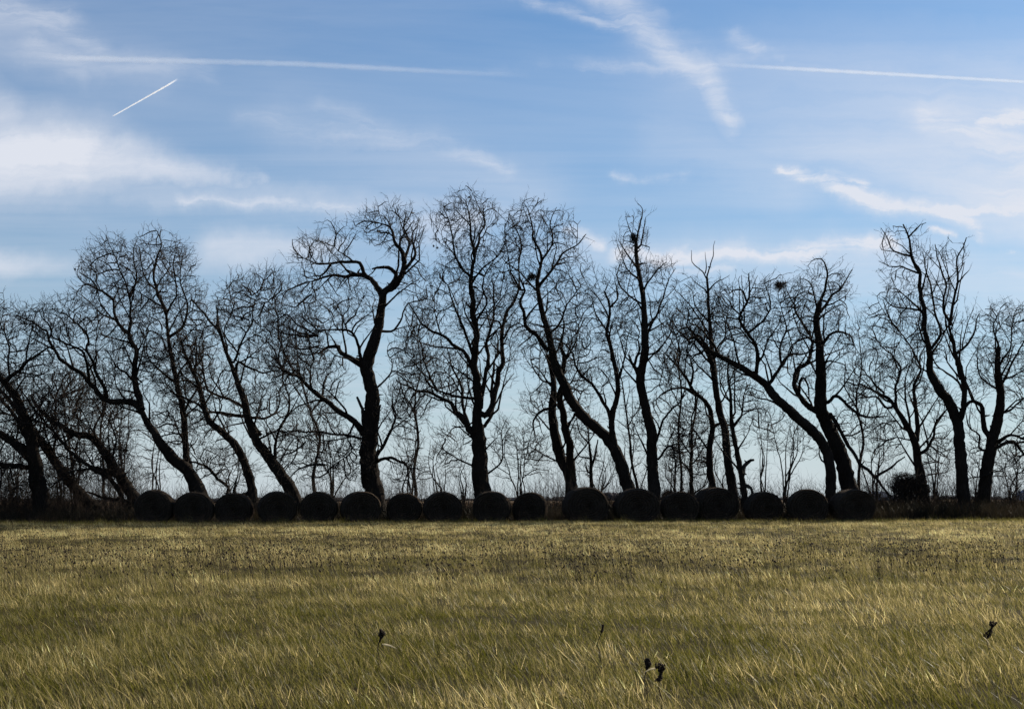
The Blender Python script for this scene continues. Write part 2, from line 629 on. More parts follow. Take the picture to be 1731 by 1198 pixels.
def colonize(P, Dr, A, step, kill, iters, inertia=0.65, jit=0.24, uplift=0.05):
    """branches grow from the points P towards the attractors A; returns nodes, dirs, parents"""
    P = [p for p in P]
    Dr = [d for d in Dr]
    n0 = len(P)
    par = [-1] * n0
    Pa = np.array(P)
    near = np.empty(len(A), dtype=np.int64)
    nd = np.empty(len(A))
    for s in range(0, len(A), 400):
        dd = np.linalg.norm(A[s:s + 400, None, :] - Pa[None, :, :], axis=2)
        near[s:s + 400] = dd.argmin(1)
        nd[s:s + 400] = dd.min(1)
    keep = nd > kill
    A, near, nd = A[keep], near[keep], nd[keep]
    shoots = np.zeros(200000, dtype=np.int32)
    for it in range(iters):
        if len(A) == 0:
            break
        allP = np.array(P)
        vec = A - allP[near]
        vec /= np.linalg.norm(vec, axis=1)[:, None] + 1e-9
        live = shoots[near] < np.where(near < n0, 3, 2)      # no node sprouts for ever
        A, near, nd, vec = A[live], near[live], nd[live], vec[live]
        # a branch never bends back on itself
        ahead = ((vec * np.array(Dr)[near]).sum(1) > 0.25) | (near < n0)
        if len(A) == 0 or not ahead.any():
            break
        vec = vec[ahead]
        ids, inv = np.unique(near[ahead], return_inverse=True)
        shoots[ids] += 1
        sm = np.zeros((len(ids), 3))
        np.add.at(sm, inv, vec)
        sm /= np.linalg.norm(sm, axis=1)[:, None] + 1e-9
        allD = np.array(Dr)[ids]
        isg = (ids >= n0).astype(float)[:, None]
        g = sm + allD * inertia * (0.4 + 0.6 * isg) + RNG.normal(size=sm.shape) * jit
        g[:, 2] += uplift
        g /= np.linalg.norm(g, axis=1)[:, None] + 1e-9
        st = step * RNG.uniform(0.75, 1.25, len(ids))[:, None]
        new = allP[ids] + g * st
        base = len(P)
        P.extend(new)
        Dr.extend(g)
        par.extend(ids.tolist())
        dd = np.linalg.norm(A[:, None, :] - new[None, :, :], axis=2)
        mi = dd.argmin(1)
        md = dd.min(1)
        better = md < nd
        near[better] = base + mi[better]
        nd[better] = md[better]
        keep = nd > kill
        A, near, nd = A[keep], near[keep], nd[keep]
    return np.array(P), np.array(Dr), np.array(par), n0


def gz_np(x, y):
    """gentle swells, and the low rise the hedgerow stands on"""
    t = np.clip((y - 26) / 26, 0, 1)
    rise = t * t * (3 - 2 * t) * np.clip((84.0 - y) / 12, 0, 1)
    return 0.035 * np.sin(x * 0.31 + 1.3) * np.sin(y * 0.27) * np.clip((54 - y) / 4, 0, 1) + 0.012 * np.sin(x * 0.9 + y * 0.6) * (y < 76) + 0.27 * rise


def gz(x, y):
    return float(gz_np(np.float64(x), np.float64(y)))


STEP = 0.17
TRI = [0]


def inside(Q, blobs, grow):
    """which of the points stand in the crown that was traced"""
    rel = Q - np.array(cam.matrix_world.translation)
    zc = rel @ np.array(fwd)
    x_ = 865.5 + rel @ np.array(rt) / zc * FPX
    y_ = 599 - rel @ np.array(up) / zc * FPX
    ok_ = np.zeros(len(Q), bool)
    for b in blobs:
        ok_ |= ((x_ - b[0]) / b[2]) ** 2 + ((y_ - b[1]) / b[3]) ** 2 < grow
    return ok_


def grow_tree(name, label, cat, D, limbs, blobs, group=None, dens=8, twig=1.0, step=STEP, rtip=0.0078, mat_=None, droop=0.0, depth_spread=1.0, spray=1.0):
    """limbs: (w0, w1, [x,y,x,y,...], bare?) traced in the photo and stood at depth D; the first is the trunk.
    blobs: (cx, cy, rx, ry) regions of the crown to be filled with branches."""
    k = px_m(D)
    base = at(limbs[0][2][0], limbs[0][2][1], D)
    base.z = gz(base.x, D)
    root = empty(name, base)
    tag(root, label, cat, group)
    org = np.array(base)
    LP, LD, LR = [], [], []       # limb nodes in world metres
    pxs, deps = [], []
    bm_ = mat_ or BARK
    for li, L in enumerate(limbs):
        w0, w1, xy = L[0], L[1], L[2]
        bare = len(L) > 3 and L[3]
        pts = [(xy[i], xy[i + 1]) for i in range(0, len(xy), 2)]
        if li == 0:
            d0 = D
            slope = RNG.uniform(-0.15, 0.15)
        else:
            arr = np.array(pxs)
            dd = np.hypot(arr[:, 0] - pts[0][0], arr[:, 1] - pts[0][1])
            j = int(dd.argmin())
            d0 = deps[j] if dd[j] < 40 else D + RNG.uniform(-0.8, 0.8)
            slope = RNG.uniform(-0.55, 0.55) * depth_spread
            if 5 < dd[j] < 45 and pts[0][1] < 845:
                pts = [(float(arr[j, 0]), float(arr[j, 1]))] + pts
        acc = 0.0
        out = []
        n = len(pts)
        tot = sum(math.dist(pts[i], pts[i + 1]) for i in range(n - 1)) + 1e-6
        for i, (x, y) in enumerate(pts):
            if i:
                acc += math.dist(pts[i - 1], pts[i])
            t = acc / tot
            dep = d0 + slope * acc * k + (RNG.normal() * 0.12 if 0 < i else 0)
            p = at(x, y, dep)
            w_ = (w1 + (w0 - w1) * (1 - t) ** 1.45) * (0.5 if w0 > 16 else 0.44) * k * (0.90 - (0.35 * max(0, t - .7) / .3 if li else 0.42 * max(0, t - .6) / .4))
            out.append((p.x, p.y, p.z, w_))
            pxs.append((x, y))
            deps.append(dep)
            if i + 1 < n:
                x2, y2 = pts[i + 1]
                for q in (0.33, 0.66):
                    pxs.append((x + (x2 - x) * q, y + (y2 - y) * q))
                    deps.append(dep)
        if li == 0:
            p0 = list(out[0])
            p0[2] = base.z - 0.1
            p0[3] *= 1.22
            out = [tuple(p0)] + out if out[0][2] > 0.15 else [tuple(p0)] + out[1:]
        S = smooth_path(out, step, 0.4 if li == 0 else 1.0)
        s = Soup()
        ks = 12 if w0 > 18 else (8 if w0 > 8 else 6)
        s.tube(S[:, :3] - org, S[:, 3], ks, True, 0.075 if w0 > 8 else 0.05)
        for q in range(int(len(S) / 7) if w0 > 5 else 0):
            c_ = RNG.integers(2, len(S) - 1) if len(S) > 4 else 1
            e = RNG.normal(size=3)
            e[2] = abs(e[2]) * .7
            e /= np.linalg.norm(e)
            r_ = S[c_, 3]
            p_ = S[c_, :3] - org
            l_ = RNG.uniform(.05, .28) + r_
            s.tube([p_ + e * r_ * .3, p_ + e * l_ * .7, p_ + e * l_ + RNG.normal(size=3) * .03], [min(.05, r_ * .55), min(.034, r_ * .4), .012], 5)
        s.build('trunk' if li == 0 else 'limb', DEADWOOD if bare else bm_, root)
        if not bare:
            T = np.gradient(S[:, :3], axis=0)
            T /= np.linalg.norm(T, axis=1)[:, None] + 1e-9
            ok = S[:, 2] > 1.3 if li == 0 else np.ones(len(S), bool)
            LP.append(S[ok, :3])
            LD.append(T[ok])
            LR.append(S[ok, 3])
    # forks: straighter, angular secondary limbs that leave the traced ones and rise outward
    if bm_ is BARK:
        for P_, T_, R_ in list(zip(LP, LD, LR)):
            run = np.concatenate(([0], np.cumsum(np.linalg.norm(np.diff(P_, axis=0), axis=1))))
            at_run = RNG.uniform(.3, .9)
            sd = RNG.choice([-1, 1])
            while at_run < run[-1] - .2:
                c_ = int(np.searchsorted(run, at_run))
                at_run += RNG.uniform(.55, 1.15)
                sd = -sd
                r_ = R_[c_]
                if r_ < .022 or P_[c_, 2] < 2.2:
                    continue
                t = T_[c_]
                side_ = np.array([-t[2], 0, t[0]]) * sd
                for tries in range(3):
                    d = t * RNG.uniform(.6, 1.1) + side_ * RNG.uniform(.5, .95) + RNG.normal(size=3) * np.array([.1, .45, .1])
                    d[2] += .28
                    d /= np.linalg.norm(d)
                    L = RNG.uniform(1.0, 2.6) * (1 if r_ > .05 else .7)
                    q = [P_[c_].copy()]
                    nn = max(4, int(L / .34))
                    for u_ in range(nn):
                        if u_ % 2:
                            d = d + RNG.normal(size=3) * .26
                            d[2] += .10
                            d /= np.linalg.norm(d)
                        q.append(q[-1] + d * L / nn)
                    q = np.array(q)
                    if inside(q[[-1, nn // 2]], blobs, 1.0).all():
                        break
                else:
                    continue
                r0_ = min(r_ * .62, .05)
                rr_ = np.linspace(r0_, max(.011, r0_ * .28), nn + 1)
                s = Soup()
                s.tube(q - org, rr_, 6 if r0_ > .03 else 5, True, .05)
                s.build('limb', bm_, root)
                T2 = np.gradient(q, axis=0)
                T2 /= np.linalg.norm(T2, axis=1)[:, None]
                LP.append(q[1:])
                LD.append(T2[1:])
    LP = np.concatenate(LP)
    LD = np.concatenate(LD)
    arr = np.array(pxs)
    dep = np.array(deps)
    A, BC = [], []
    for b in blobs:
        cx, cy, rx, ry = b[:4]
        f = b[4] if len(b) > 4 else 1.0
        if cy > 640:
            f *= 1.7
        elif cy > 500:
            f *= 1.25
        n = int(math.pi * rx * ry / dens * f)
        j = np.hypot(arr[:, 0] - cx, arr[:, 1] - cy).argmin()
        dz = dep[j]
        BC.append(at(cx, cy + ry * .35, dz))
        a = RNG.uniform(0, 2 * math.pi, n)
        rx, ry = max(rx - 9, rx * .7), max(ry - 9, ry * .65)
        r = np.sqrt(RNG.uniform(0.0, 1, n)) * (1 + 0.11 * np.sin(a * 3 + RNG.uniform(0, 6)) + 0.10 * np.sin(a * 7 + RNG.uniform(0, 6)) + 0.08 * np.sin(a * 13 + RNG.uniform(0, 6)))
        ddp = RNG.uniform(-1, 1, n) * np.sqrt(np.clip(1 - np.minimum(r, 1) ** 2, 0.05, 1)) * min(rx, ry) * 0.95 * k
        for x, y, q in zip(cx + rx * r * np.cos(a), cy + ry * r * np.sin(a), ddp):
            A.append(at(x, y, dz + q))
    A = np.array(A)
    A = A[A[:, 2] > 0.25]
    # first the boughs, towards a few far-apart points; then the branches that leave limbs and boughs
    few = A[RNG.random(len(A)) < 0.10]
    P1, D1, par1, n0 = colonize(LP, LD, few, step * 1.3, step * 1.9, 26, inertia=0.7, jit=0.24, uplift=0.08 - droop)
    some = A[RNG.random(len(A)) < 0.75]
    P, Dr, par2, n1 = colonize(P1, D1, some, step * 1.2, step * 1.6, 28, inertia=0.7, jit=0.18, uplift=0.08 - droop)
    par = par2.copy()
    par[:n1] = par1
    N_ = len(P)
    # radii by the pipe rule
    acc = np.zeros(N_)
    kids = [[] for _ in range(N_)]
    ex = 1.86
    for i in range(N_ - 1, n0 - 1, -1):
        if acc[i] == 0:
            acc[i] = rtip ** ex
        if par[i] >= n0:
            acc[par[i]] += acc[i]
        kids[par[i]].append(i)
    rad = np.where(acc > 0, acc, rtip ** ex) ** (1 / ex)
    bough = (np.arange(N_) >= n0) & (np.arange(N_) < n1)
    rad = np.where(bough, rad * 1.35 + .005, rad)
    s = Soup()
    stack = [(i, c_) for i in range(n0) for c_ in kids[i]]
    while stack:
        p, c_ = stack.pop()
        chain = [p]
        cur = c_
        rs = [rad[c_]]
        while True:
            chain.append(cur)
            rs.append(rad[cur])
            ch = kids[cur]
            if not ch:
                break
            if len(ch) > 1:
                ch = sorted(ch, key=lambda q: -rad[q])
                for q in ch[1:]:
                    stack.append((cur, q))
            cur = ch[0]
        rs = np.array(rs)
        rs[-1] *= 0.6
        s.tube(P[chain] - org, rs, 5 if rs[0] > 0.03 else (4 if rs[0] > 0.018 else 3), False)
    o = s.build('small_branches', TWIG, root)
    if o:
        o['kind'] = 'stuff'
    # branchlets from every branch, nearly straight, fanning outward; each carries sprays of twigs
    idx = np.arange(n0, N_)
    fine = idx[rad[idx] < 0.045]
    if len(fine):
        BCa = np.array(BC)

        def outward(Q, base, wo, wd, wr, upl):
            nb = np.linalg.norm(Q[:, None, :] - BCa[None], axis=2).argmin(1)
            o_ = Q - BCa[nb]
            o_ /= np.linalg.norm(o_, axis=1)[:, None] + 1e-9
            d_ = base * wd + o_ * wo + RNG.normal(size=Q.shape) * wr
            d_[:, 2] += upl - droop
            return d_ / np.linalg.norm(d_, axis=1)[:, None]

        tips = np.array([i for i in fine if not kids[i]], dtype=np.int64)
        rep = np.concatenate([fine[RNG.random(len(fine)) < min(1, .31 * twig)], tips])
        n = len(rep)
        B = P[rep]
        d = outward(B, Dr[rep], .45, .55, .42, .20)
        L = RNG.uniform(.35, .95, n) * spray
        pts = [B]
        for q in range(3):
            d = d + RNG.normal(size=(n, 3)) * .17
            d[:, 2] += .05
            d /= np.linalg.norm(d, axis=1)[:, None]
            pts.append(pts[-1] + d * (L / 3)[:, None])
        Q = np.stack(pts, 1)
        ok = inside(Q[:, -1], blobs, 1.30)
        Q, L = Q[ok], L[ok]
        n = len(Q)
        s2 = Soup()
        s2.shoots(Q - org, np.stack([np.full(n, rtip * 1.5), np.full(n, rtip * 1.25), np.full(n, rtip * .95)], 1))
        for q in range(3):
            f = np.clip((q + RNG.uniform(.1, 1, n)) / 3 * 2.98, .05, 2.98)
            i0 = f.astype(int)
            ar = np.arange(n)
            fr = (f - i0)[:, None]
            b = Q[ar, i0] * (1 - fr) + Q[ar, i0 + 1] * fr
            t = Q[ar, i0 + 1] - Q[ar, i0]
            t /= np.linalg.norm(t, axis=1)[:, None] + 1e-9
            e = RNG.normal(size=(n, 3))
            e -= (e * t).sum(1)[:, None] * t
            e /= np.linalg.norm(e, axis=1)[:, None] + 1e-9
            dd = t * .75 + e * RNG.uniform(.4, .9, n)[:, None]
            dd[:, 2] += .08 - droop
            dd /= np.linalg.norm(dd, axis=1)[:, None]
            s2.sprays(b - org, dd, L * RNG.uniform(.3, .62, n), np.full(n, rtip * .98), .15, 3)
        # water shoots along the limbs and the trunk
        li_ = np.arange(n0)[(RNG.random(n0) < 0.30 * twig) & (LP[:, 2] > 1.6)]
        e = RNG.normal(size=(len(li_), 3))
        e /= np.linalg.norm(e, axis=1)[:, None]
        d = e * .9 + LD[li_] * .35
        d[:, 2] += .22
        d /= np.linalg.norm(d, axis=1)[:, None]
        s2.sprays(LP[li_] - org, d, RNG.uniform(.25, .8, len(li_)) * spray, np.full(len(li_), rtip * 1.1), 0.18, 4)
        o = s2.build('twigs', TWIG, root, False)
        o['kind'] = 'stuff'
    return root


# ------------------------------------------------------------------ ground
def build_ground():
    ys = list(np.arange(-12, 76, 0.8)) + [80, 90, 110, 150, 220, 400, 800, 1600, 3500, 9000, 40000]
    xs = [-40000, -9000, -3000, -900, -300, -120, -70] + list(np.arange(-48, 48.1, 0.8)) + [70, 120, 300, 900, 3000, 9000, 40000]
    ys = [-40000, -3000, -300, -60] + ys
    vs = []
    for y in ys:
        for x in xs:
            z = gz(x, y) if (abs(x) < 130 and -13 < y < 90) else 0.0
            vs.append((x, y, z))
    nx = len(xs)
    fs = [(j * nx + i, j * nx + i + 1, (j + 1) * nx + i + 1, (j + 1) * nx + i) for j in range(len(ys) - 1) for i in range(nx - 1)]
    o = mesh_obj('ground', vs, fs, SOIL, None, True)
    o['kind'] = 'structure'


build_ground()

# ------------------------------------------------------------------ trees traced from the photograph
TREES = []
TREES.append(dict(label="thick dark tree at the left edge of the row with its trunk bending away", D=61.0, limbs=[
    (34, 15, [74, 872, 68, 835, 62, 800, 56, 765, 50, 732, 40, 702, 26, 672, 6, 645, -25, 615]),
    (10, 4, [8, 645, 22, 633, 36, 621, 47, 610, 60, 602, 90, 586]),
    (5, 2, [16, 636, 12, 610, 15, 580, 2, 548, -20, 520]),
    (22, 10, [54, 775, 35, 758, 10, 740, -30, 710]), (13, 8, [50, 790, 25, 787, 0, 784, -35, 775]),
    (12, 6, [50, 748, 30, 715, 12, 690, -12, 665]), (6, 3, [63, 705, 48, 680, 34, 655, 22, 640]),
    (5, 2, [56, 760, 68, 715, 66, 690, 80, 672, 92, 650])],
    blobs=[(15, 570, 75, 55), (40, 640, 80, 60), (-10, 720, 60, 70), (35, 700, 80, 60), (10, 800, 60, 50), (90, 600, 30, 30, .6), (-15, 520, 45, 30)]))
TREES.append(dict(label="dark tree leaning hard left just right of the thick edge tree", D=63.0, limbs=[
    (25, 9, [172, 870, 150, 850, 125, 822, 100, 790, 78, 758, 62, 735, 40, 705, 18, 678, -10, 650]),
    (7, 3, [100, 790, 90, 760, 96, 730, 88, 700, 95, 670]), (6, 3, [125, 822, 135, 790, 128, 760, 140, 735]),
    (5, 2, [78, 758, 60, 765, 30, 775])],
    blobs=[(70, 700, 70, 45), (105, 740, 60, 50), (20, 660, 50, 45), (120, 660, 50, 50, .7), (110, 800, 60, 40)]))
TREES.append(dict(label="broken leaning tree whose fallen trunks tangle left of the first hay bale", D=62.0, limbs=[
    (25, 9, [250, 866, 228, 842, 212, 818, 192, 788, 174, 760, 152, 738, 126, 734, 105, 720, 86, 708, 66, 690, 52, 668]),
    (12, 6, [222, 868, 205, 838, 188, 814, 152, 792, 125, 766, 105, 746, 84, 722, 60, 700]),
    (9, 6, [236, 852, 205, 846, 178, 842, 146, 832]), (20, 11, [208, 806, 186, 798, 160, 793]),
    (6, 3, [166, 752, 160, 722, 174, 695, 168, 662]), (5, 2, [126, 734, 110, 745, 85, 750, 62, 742]),
    (6, 2, [188, 780, 196, 740, 186, 710, 196, 680]), (5, 2, [152, 792, 120, 800, 95, 812, 70, 838])],
    blobs=[(130, 690, 75, 45), (175, 715, 50, 50), (150, 790, 70, 40), (185, 770, 45, 50), (80, 745, 60, 35), (205, 815, 40, 30)]))
TREES.append(dict(label="leaning tree with one long limb sweeping left above the tangle, behind the second bale", D=61.6, limbs=[
    (30, 17, [350, 868, 341, 842, 326, 806, 308, 788, 290, 772, 268, 743, 250, 715, 239, 693]),
    (15, 4, [239, 693, 221, 680, 190, 676, 165, 664, 149, 644, 122, 621, 97, 605, 83, 576, 77, 556, 50, 545, 27, 534]),
    (7, 3, [151, 646, 145, 612, 135, 592, 108, 581, 86, 567, 86, 549, 70, 536]),
    (9, 3, [180, 674, 178, 655, 164, 632, 157, 610, 146, 590, 149, 572, 135, 552, 122, 540, 104, 531, 90, 520]),
    (16, 7, [239, 693, 232, 662, 227, 630, 230, 594, 218, 567, 205, 552, 194, 534, 191, 504]),
    (6, 2, [191, 506, 171, 491, 144, 482, 133, 462, 136, 445]), (6, 2, [218, 567, 221, 531, 218, 495, 203, 450, 189, 419, 180, 398]),
    (6, 2, [232, 650, 214, 630, 196, 620, 180, 590]), (5, 2, [194, 540, 170, 530, 150, 510]),
    (5, 2, [218, 500, 232, 470, 226, 430, 232, 400])],
    blobs=[(190, 455, 62, 58), (150, 490, 34, 45), (75, 545, 58, 40), (195, 530, 60, 55), (130, 560, 60, 45), (225, 610, 55, 60), (110, 520, 40, 25), (200, 660, 60, 50, .8), (45, 530, 36, 22)]))
TREES.append(dict(label="straight rising tree with a high domed crown behind the second bale", D=63.6, limbs=[
    (17, 9, [334, 868, 326, 825, 319, 788, 313, 752, 310, 702, 299, 648, 292, 612, 286, 572, 281, 531]),
    (8, 3, [281, 531, 268, 495, 259, 468, 263, 437, 270, 412, 265, 388]), (7, 2, [286, 570, 310, 550, 318, 510, 304, 470, 306, 430]),
    (5, 2, [281, 531, 296, 495, 292, 455, 298, 420]), (6, 3, [310, 700, 330, 660, 345, 630, 335, 590, 345, 560]),
    (6, 2, [299, 648, 270, 625, 250, 600, 246, 560]), (5, 2, [268, 495, 246, 470, 238, 440])],
    blobs=[(265, 440, 52, 58), (300, 470, 42, 60), (270, 520, 65, 60), (330, 520, 35, 50), (290, 600, 62, 60), (320, 660, 50, 50), (285, 720, 50, 50, .7), (265, 395, 30, 18)]))
TREES.append(dict(label="leaning tree with twisted mid limbs rising between the third and fourth bales", D=62.2, limbs=[
    (20, 8, [434, 868, 430, 846, 421, 808, 403, 761, 380, 734, 358, 716, 348, 698, 340, 666, 326, 626, 313, 600, 306, 574]),
    (10, 5, [440, 735, 420, 706, 398, 702, 371, 698, 348, 696, 330, 690]), (8, 4, [412, 690, 400, 682, 378, 670, 352, 657, 335, 632, 322, 606]),
    (6, 3, [352, 700, 330, 680, 300, 670, 280, 650]), (5, 2, [358, 716, 372, 690, 366, 660]),
    (5, 2, [326, 626, 345, 600, 340, 570, 352, 540]), (9, 5, [388, 838, 384, 822, 368, 808, 350, 792, 330, 781, 312, 776]),
    (8, 6, [398, 846, 395, 830, 397, 815], True)],
    blobs=[(320, 610, 55, 55), (365, 650, 50, 45), (340, 560, 45, 45), (300, 660, 45, 40), (345, 730, 60, 45, .7), (390, 790, 50, 45, .6), (330, 790, 45, 35, .6)]))
TREES.append(dict(label="leaning tree with a snapped bare top, its trunk foot behind the fourth bale", D=61.2, limbs=[
    (27, 9, [506, 868, 496, 836, 470, 793, 443, 757, 425, 722, 412, 678, 398, 635, 385, 599, 376, 574, 371, 556]),
    (6, 4, [371, 558, 368, 540, 367, 515], True), (6, 3, [376, 570, 353, 540, 335, 518, 324, 505, 322, 530]),
    (7, 3, [425, 706, 452, 705, 466, 693, 472, 672, 466, 655]), (7, 3, [398, 632, 403, 612, 425, 621, 448, 630, 480, 622]),
    (6, 2, [396, 612, 412, 567, 425, 545, 425, 520, 440, 490]), (8, 4, [464, 780, 468, 740, 474, 720, 488, 690, 484, 660, 476, 640]),
    (4, 2, [405, 600, 380, 560, 395, 520, 388, 490]), (4, 2, [478, 640, 480, 600, 470, 560, 462, 510]),
    (5, 2, [440, 740, 470, 728, 510, 736, 545, 730])],
    blobs=[(425, 520, 55, 60), (385, 530, 36, 55), (460, 560, 45, 60), (430, 610, 55, 50), (485, 640, 48, 55), (390, 490, 32, 35, .7), (455, 490, 40, 40, .7), (470, 760, 45, 50, .6), (420, 680, 45, 45, .6)]))
TREES.append(dict(label="massive gnarled tree with a broken stub and a crooked top, behind the sixth bale", D=60.6, limbs=[
    (40, 17, [638, 872, 634, 838, 627, 800, 622, 765, 626, 725, 630, 690, 627, 655, 620, 625, 624, 598, 635, 570, 642, 540, 647, 505, 652, 492, 666, 484, 680, 462, 684, 440]),
    (11, 4, [684, 445, 678, 424, 668, 410, 660, 390, 640, 376]), (9, 3, [680, 462, 700, 430, 696, 400, 706, 380]),
    (7, 3, [684, 440, 690, 410, 680, 385, 684, 360]), (12, 6, [655, 490, 670, 470, 662, 456, 650, 452, 630, 455]),
    (15, 4, [647, 500, 636, 480, 616, 467, 600, 465, 575, 464, 550, 468, 520, 478]),
    (9, 3, [618, 466, 610, 450, 602, 440, 585, 443, 560, 444, 535, 446, 510, 436]), (6, 2, [560, 445, 545, 465, 520, 470]),
    (15, 7, [620, 626, 605, 612, 590, 605, 575, 596, 572, 586, 556, 588, 540, 600]),
    (8, 3, [612, 620, 606, 585, 596, 562, 572, 558, 550, 560, 530, 570]), (5, 2, [556, 588, 552, 565, 548, 548]),
    (16, 7, [616, 735, 600, 714, 572, 694, 545, 670, 520, 650, 500, 635, 478, 625]),
    (7, 3, [614, 742, 600, 738, 580, 735, 545, 732, 515, 730, 480, 728, 450, 732]),
    (10, 8, [618, 722, 613, 700, 606, 672], True), (7, 6, [632, 722, 640, 700, 645, 684], True),
    (9, 3, [634, 780, 650, 774, 666, 773, 682, 784, 690, 800, 694, 832]), (9, 3, [636, 772, 654, 745, 664, 720, 668, 695, 662, 665]),
    (6, 2, [640, 560, 665, 555, 682, 535, 690, 515, 720, 505]), (6, 2, [628, 660, 650, 645, 662, 620, 655, 590]),
    (5, 2, [600, 714, 590, 740, 592, 765, 560, 790])],
    blobs=[(660, 385, 60, 48), (690, 420, 36, 45), (625, 385, 40, 25, .7), (650, 345, 25, 16), (540, 430, 62, 42), (560, 480, 70, 32), (590, 400, 30, 25, .6), (510, 500, 50, 35), (500, 575, 62, 55, 1.5), (545, 545, 55, 40),
           (490, 630, 50, 40, 1.4), (600, 530, 45, 40, .7), (555, 640, 45, 45), (690, 600, 40, 60, .7), (670, 700, 40, 50, .8), (580, 780, 60, 45, .8), (685, 800, 35, 40, .8), (530, 720, 60, 45, .8), (500, 790, 55, 38, .6), (590, 760, 40, 50, .6), (450, 690, 40, 40, .5), (700, 480, 40, 40, .7), (560, 375, 30, 16, .6)]))
TREES.append(dict(label="broad many-forked tree with the tallest crown, rooted behind the ninth bale", D=61.4, limbs=[
    (36, 26, [820, 872, 817, 838, 812, 800, 810, 750, 806, 705, 808, 680]),
    (18, 8, [806, 700, 806, 660, 800, 610, 803, 560, 800, 510, 797, 470, 802, 432]), (8, 3, [802, 434, 797, 405, 797, 385, 792, 360, 786, 340]),
    (7, 2, [802, 430, 812, 395, 820, 370, 815, 345]), (6, 2, [797, 470, 772, 440, 765, 405, 758, 370, 750, 345]),
    (13, 4, [795, 730, 787, 710, 765, 685, 735, 667, 712, 660, 690, 652, 668, 640]), (7, 3, [787, 672, 765, 668, 740, 660, 720, 640, 705, 610]),
    (10, 4, [802, 630, 790, 605, 775, 590, 750, 568, 725, 555, 705, 540, 690, 515]), (6, 2, [740, 662, 722, 630, 712, 590, 708, 560]),
    (15, 5, [826, 700, 838, 655, 847, 612, 850, 570, 857, 530, 874, 500, 878, 470, 877, 440]), (5, 2, [877, 445, 880, 410, 870, 385, 862, 360]),
    (11, 4, [812, 690, 822, 625, 825, 580, 832, 540, 836, 500, 832, 470]), (8, 3, [800, 600, 785, 560, 770, 525, 760, 490, 745, 470]),
    (6, 2, [803, 550, 820, 510, 815, 480, 830, 450, 845, 425]), (9, 4, [800, 740, 785, 700, 780, 660, 765, 620, 758, 590]),
    (5, 2, [826, 800, 848, 780, 845, 740, 852, 710]), (5, 2, [800, 722, 770, 720, 752, 740]), (9, 4, [820, 720, 832, 690, 832, 640, 842, 600, 838, 560])],
    blobs=[(792, 370, 42, 45), (755, 385, 34, 48), (825, 375, 30, 45), (800, 450, 60, 50), (760, 500, 55, 50), (715, 560, 45, 60), (730, 620, 55, 55), (810, 540, 55, 60), (855, 440, 35, 50), (845, 520, 35, 60), (770, 650, 55, 50, .7),
           (850, 610, 30, 60, .7), (760, 760, 40, 45, .6), (845, 740, 30, 40, .7), (700, 680, 45, 40, .5), (790, 325, 34, 12)]))
TREES.append(dict(label="twin-stemmed tree splitting low down, behind the eleventh bale", D=64.0, limbs=[
    (26, 14, [966, 872, 966, 836, 962, 800, 952, 782, 940, 744, 933, 701, 936, 663, 934, 635, 925, 600]),
    (17, 10, [968, 812, 965, 775, 962, 748, 952, 705, 947, 665, 952, 620, 948, 585]), (5, 2, [948, 585, 955, 550, 945, 520]),
    (7, 3, [932, 690, 915, 695, 902, 715, 905, 740]), (5, 2, [955, 720, 975, 700, 980, 670]), (5, 2, [936, 650, 915, 640, 900, 620, 895, 590])],
    blobs=[(920, 600, 45, 50), (915, 690, 40, 45), (950, 560, 45, 45), (970, 650, 40, 50, .8), (900, 760, 35, 40, .8), (985, 720, 35, 40, .8)]))
TREES.append(dict(label="forked tree whose big limb arches far left to a high crown holding a nest", D=61.0, limbs=[
    (26, 14, [1072, 872, 1063, 832, 1052, 795, 1044, 772, 1030, 745, 1013, 728, 985, 701, 965, 675, 951, 644, 938, 614, 928, 570, 918, 530, 911, 500, 908, 473]),
    (8, 3, [908, 473, 916, 439, 907, 415, 901, 398, 898, 370, 893, 350]), (7, 3, [910, 485, 935, 455, 950, 430, 975, 415, 990, 398]),
    (11, 5, [925, 592, 908, 568, 894, 556, 884, 530, 881, 505, 886, 490, 878, 470]), (5, 2, [880, 490, 866, 460, 856, 420, 850, 385]),
    (15, 6, [1040, 760, 1034, 710, 1043, 672, 1042, 634, 1032, 596, 1027, 558, 1031, 520, 1022, 490]), (9, 4, [1034, 715, 1022, 687, 1004, 655, 980, 630, 966, 598, 950, 580]),
    (5, 2, [1042, 640, 1055, 610, 1060, 590]), (6, 2, [928, 565, 950, 540, 965, 505, 985, 480]), (5, 2, [916, 440, 935, 410, 930, 375, 940, 350]),
    (5, 2, [1027, 560, 1008, 535, 1000, 500]), (5, 2, [1031, 520, 1045, 500, 1040, 470])],
    blobs=[(900, 385, 48, 52), (945, 420, 46, 48), (865, 400, 32, 50), (900, 345, 25, 16), (900, 490, 50, 50), (880, 560, 36, 45, .8), (960, 500, 45, 48), (1000, 530, 38, 50), (1035, 500, 30, 42), (985, 590, 50, 45), (1040, 570, 35, 45, .7), (955, 380, 30, 25, .7), (975, 455, 40, 30, .7), (1010, 640, 40, 40, .5)]))
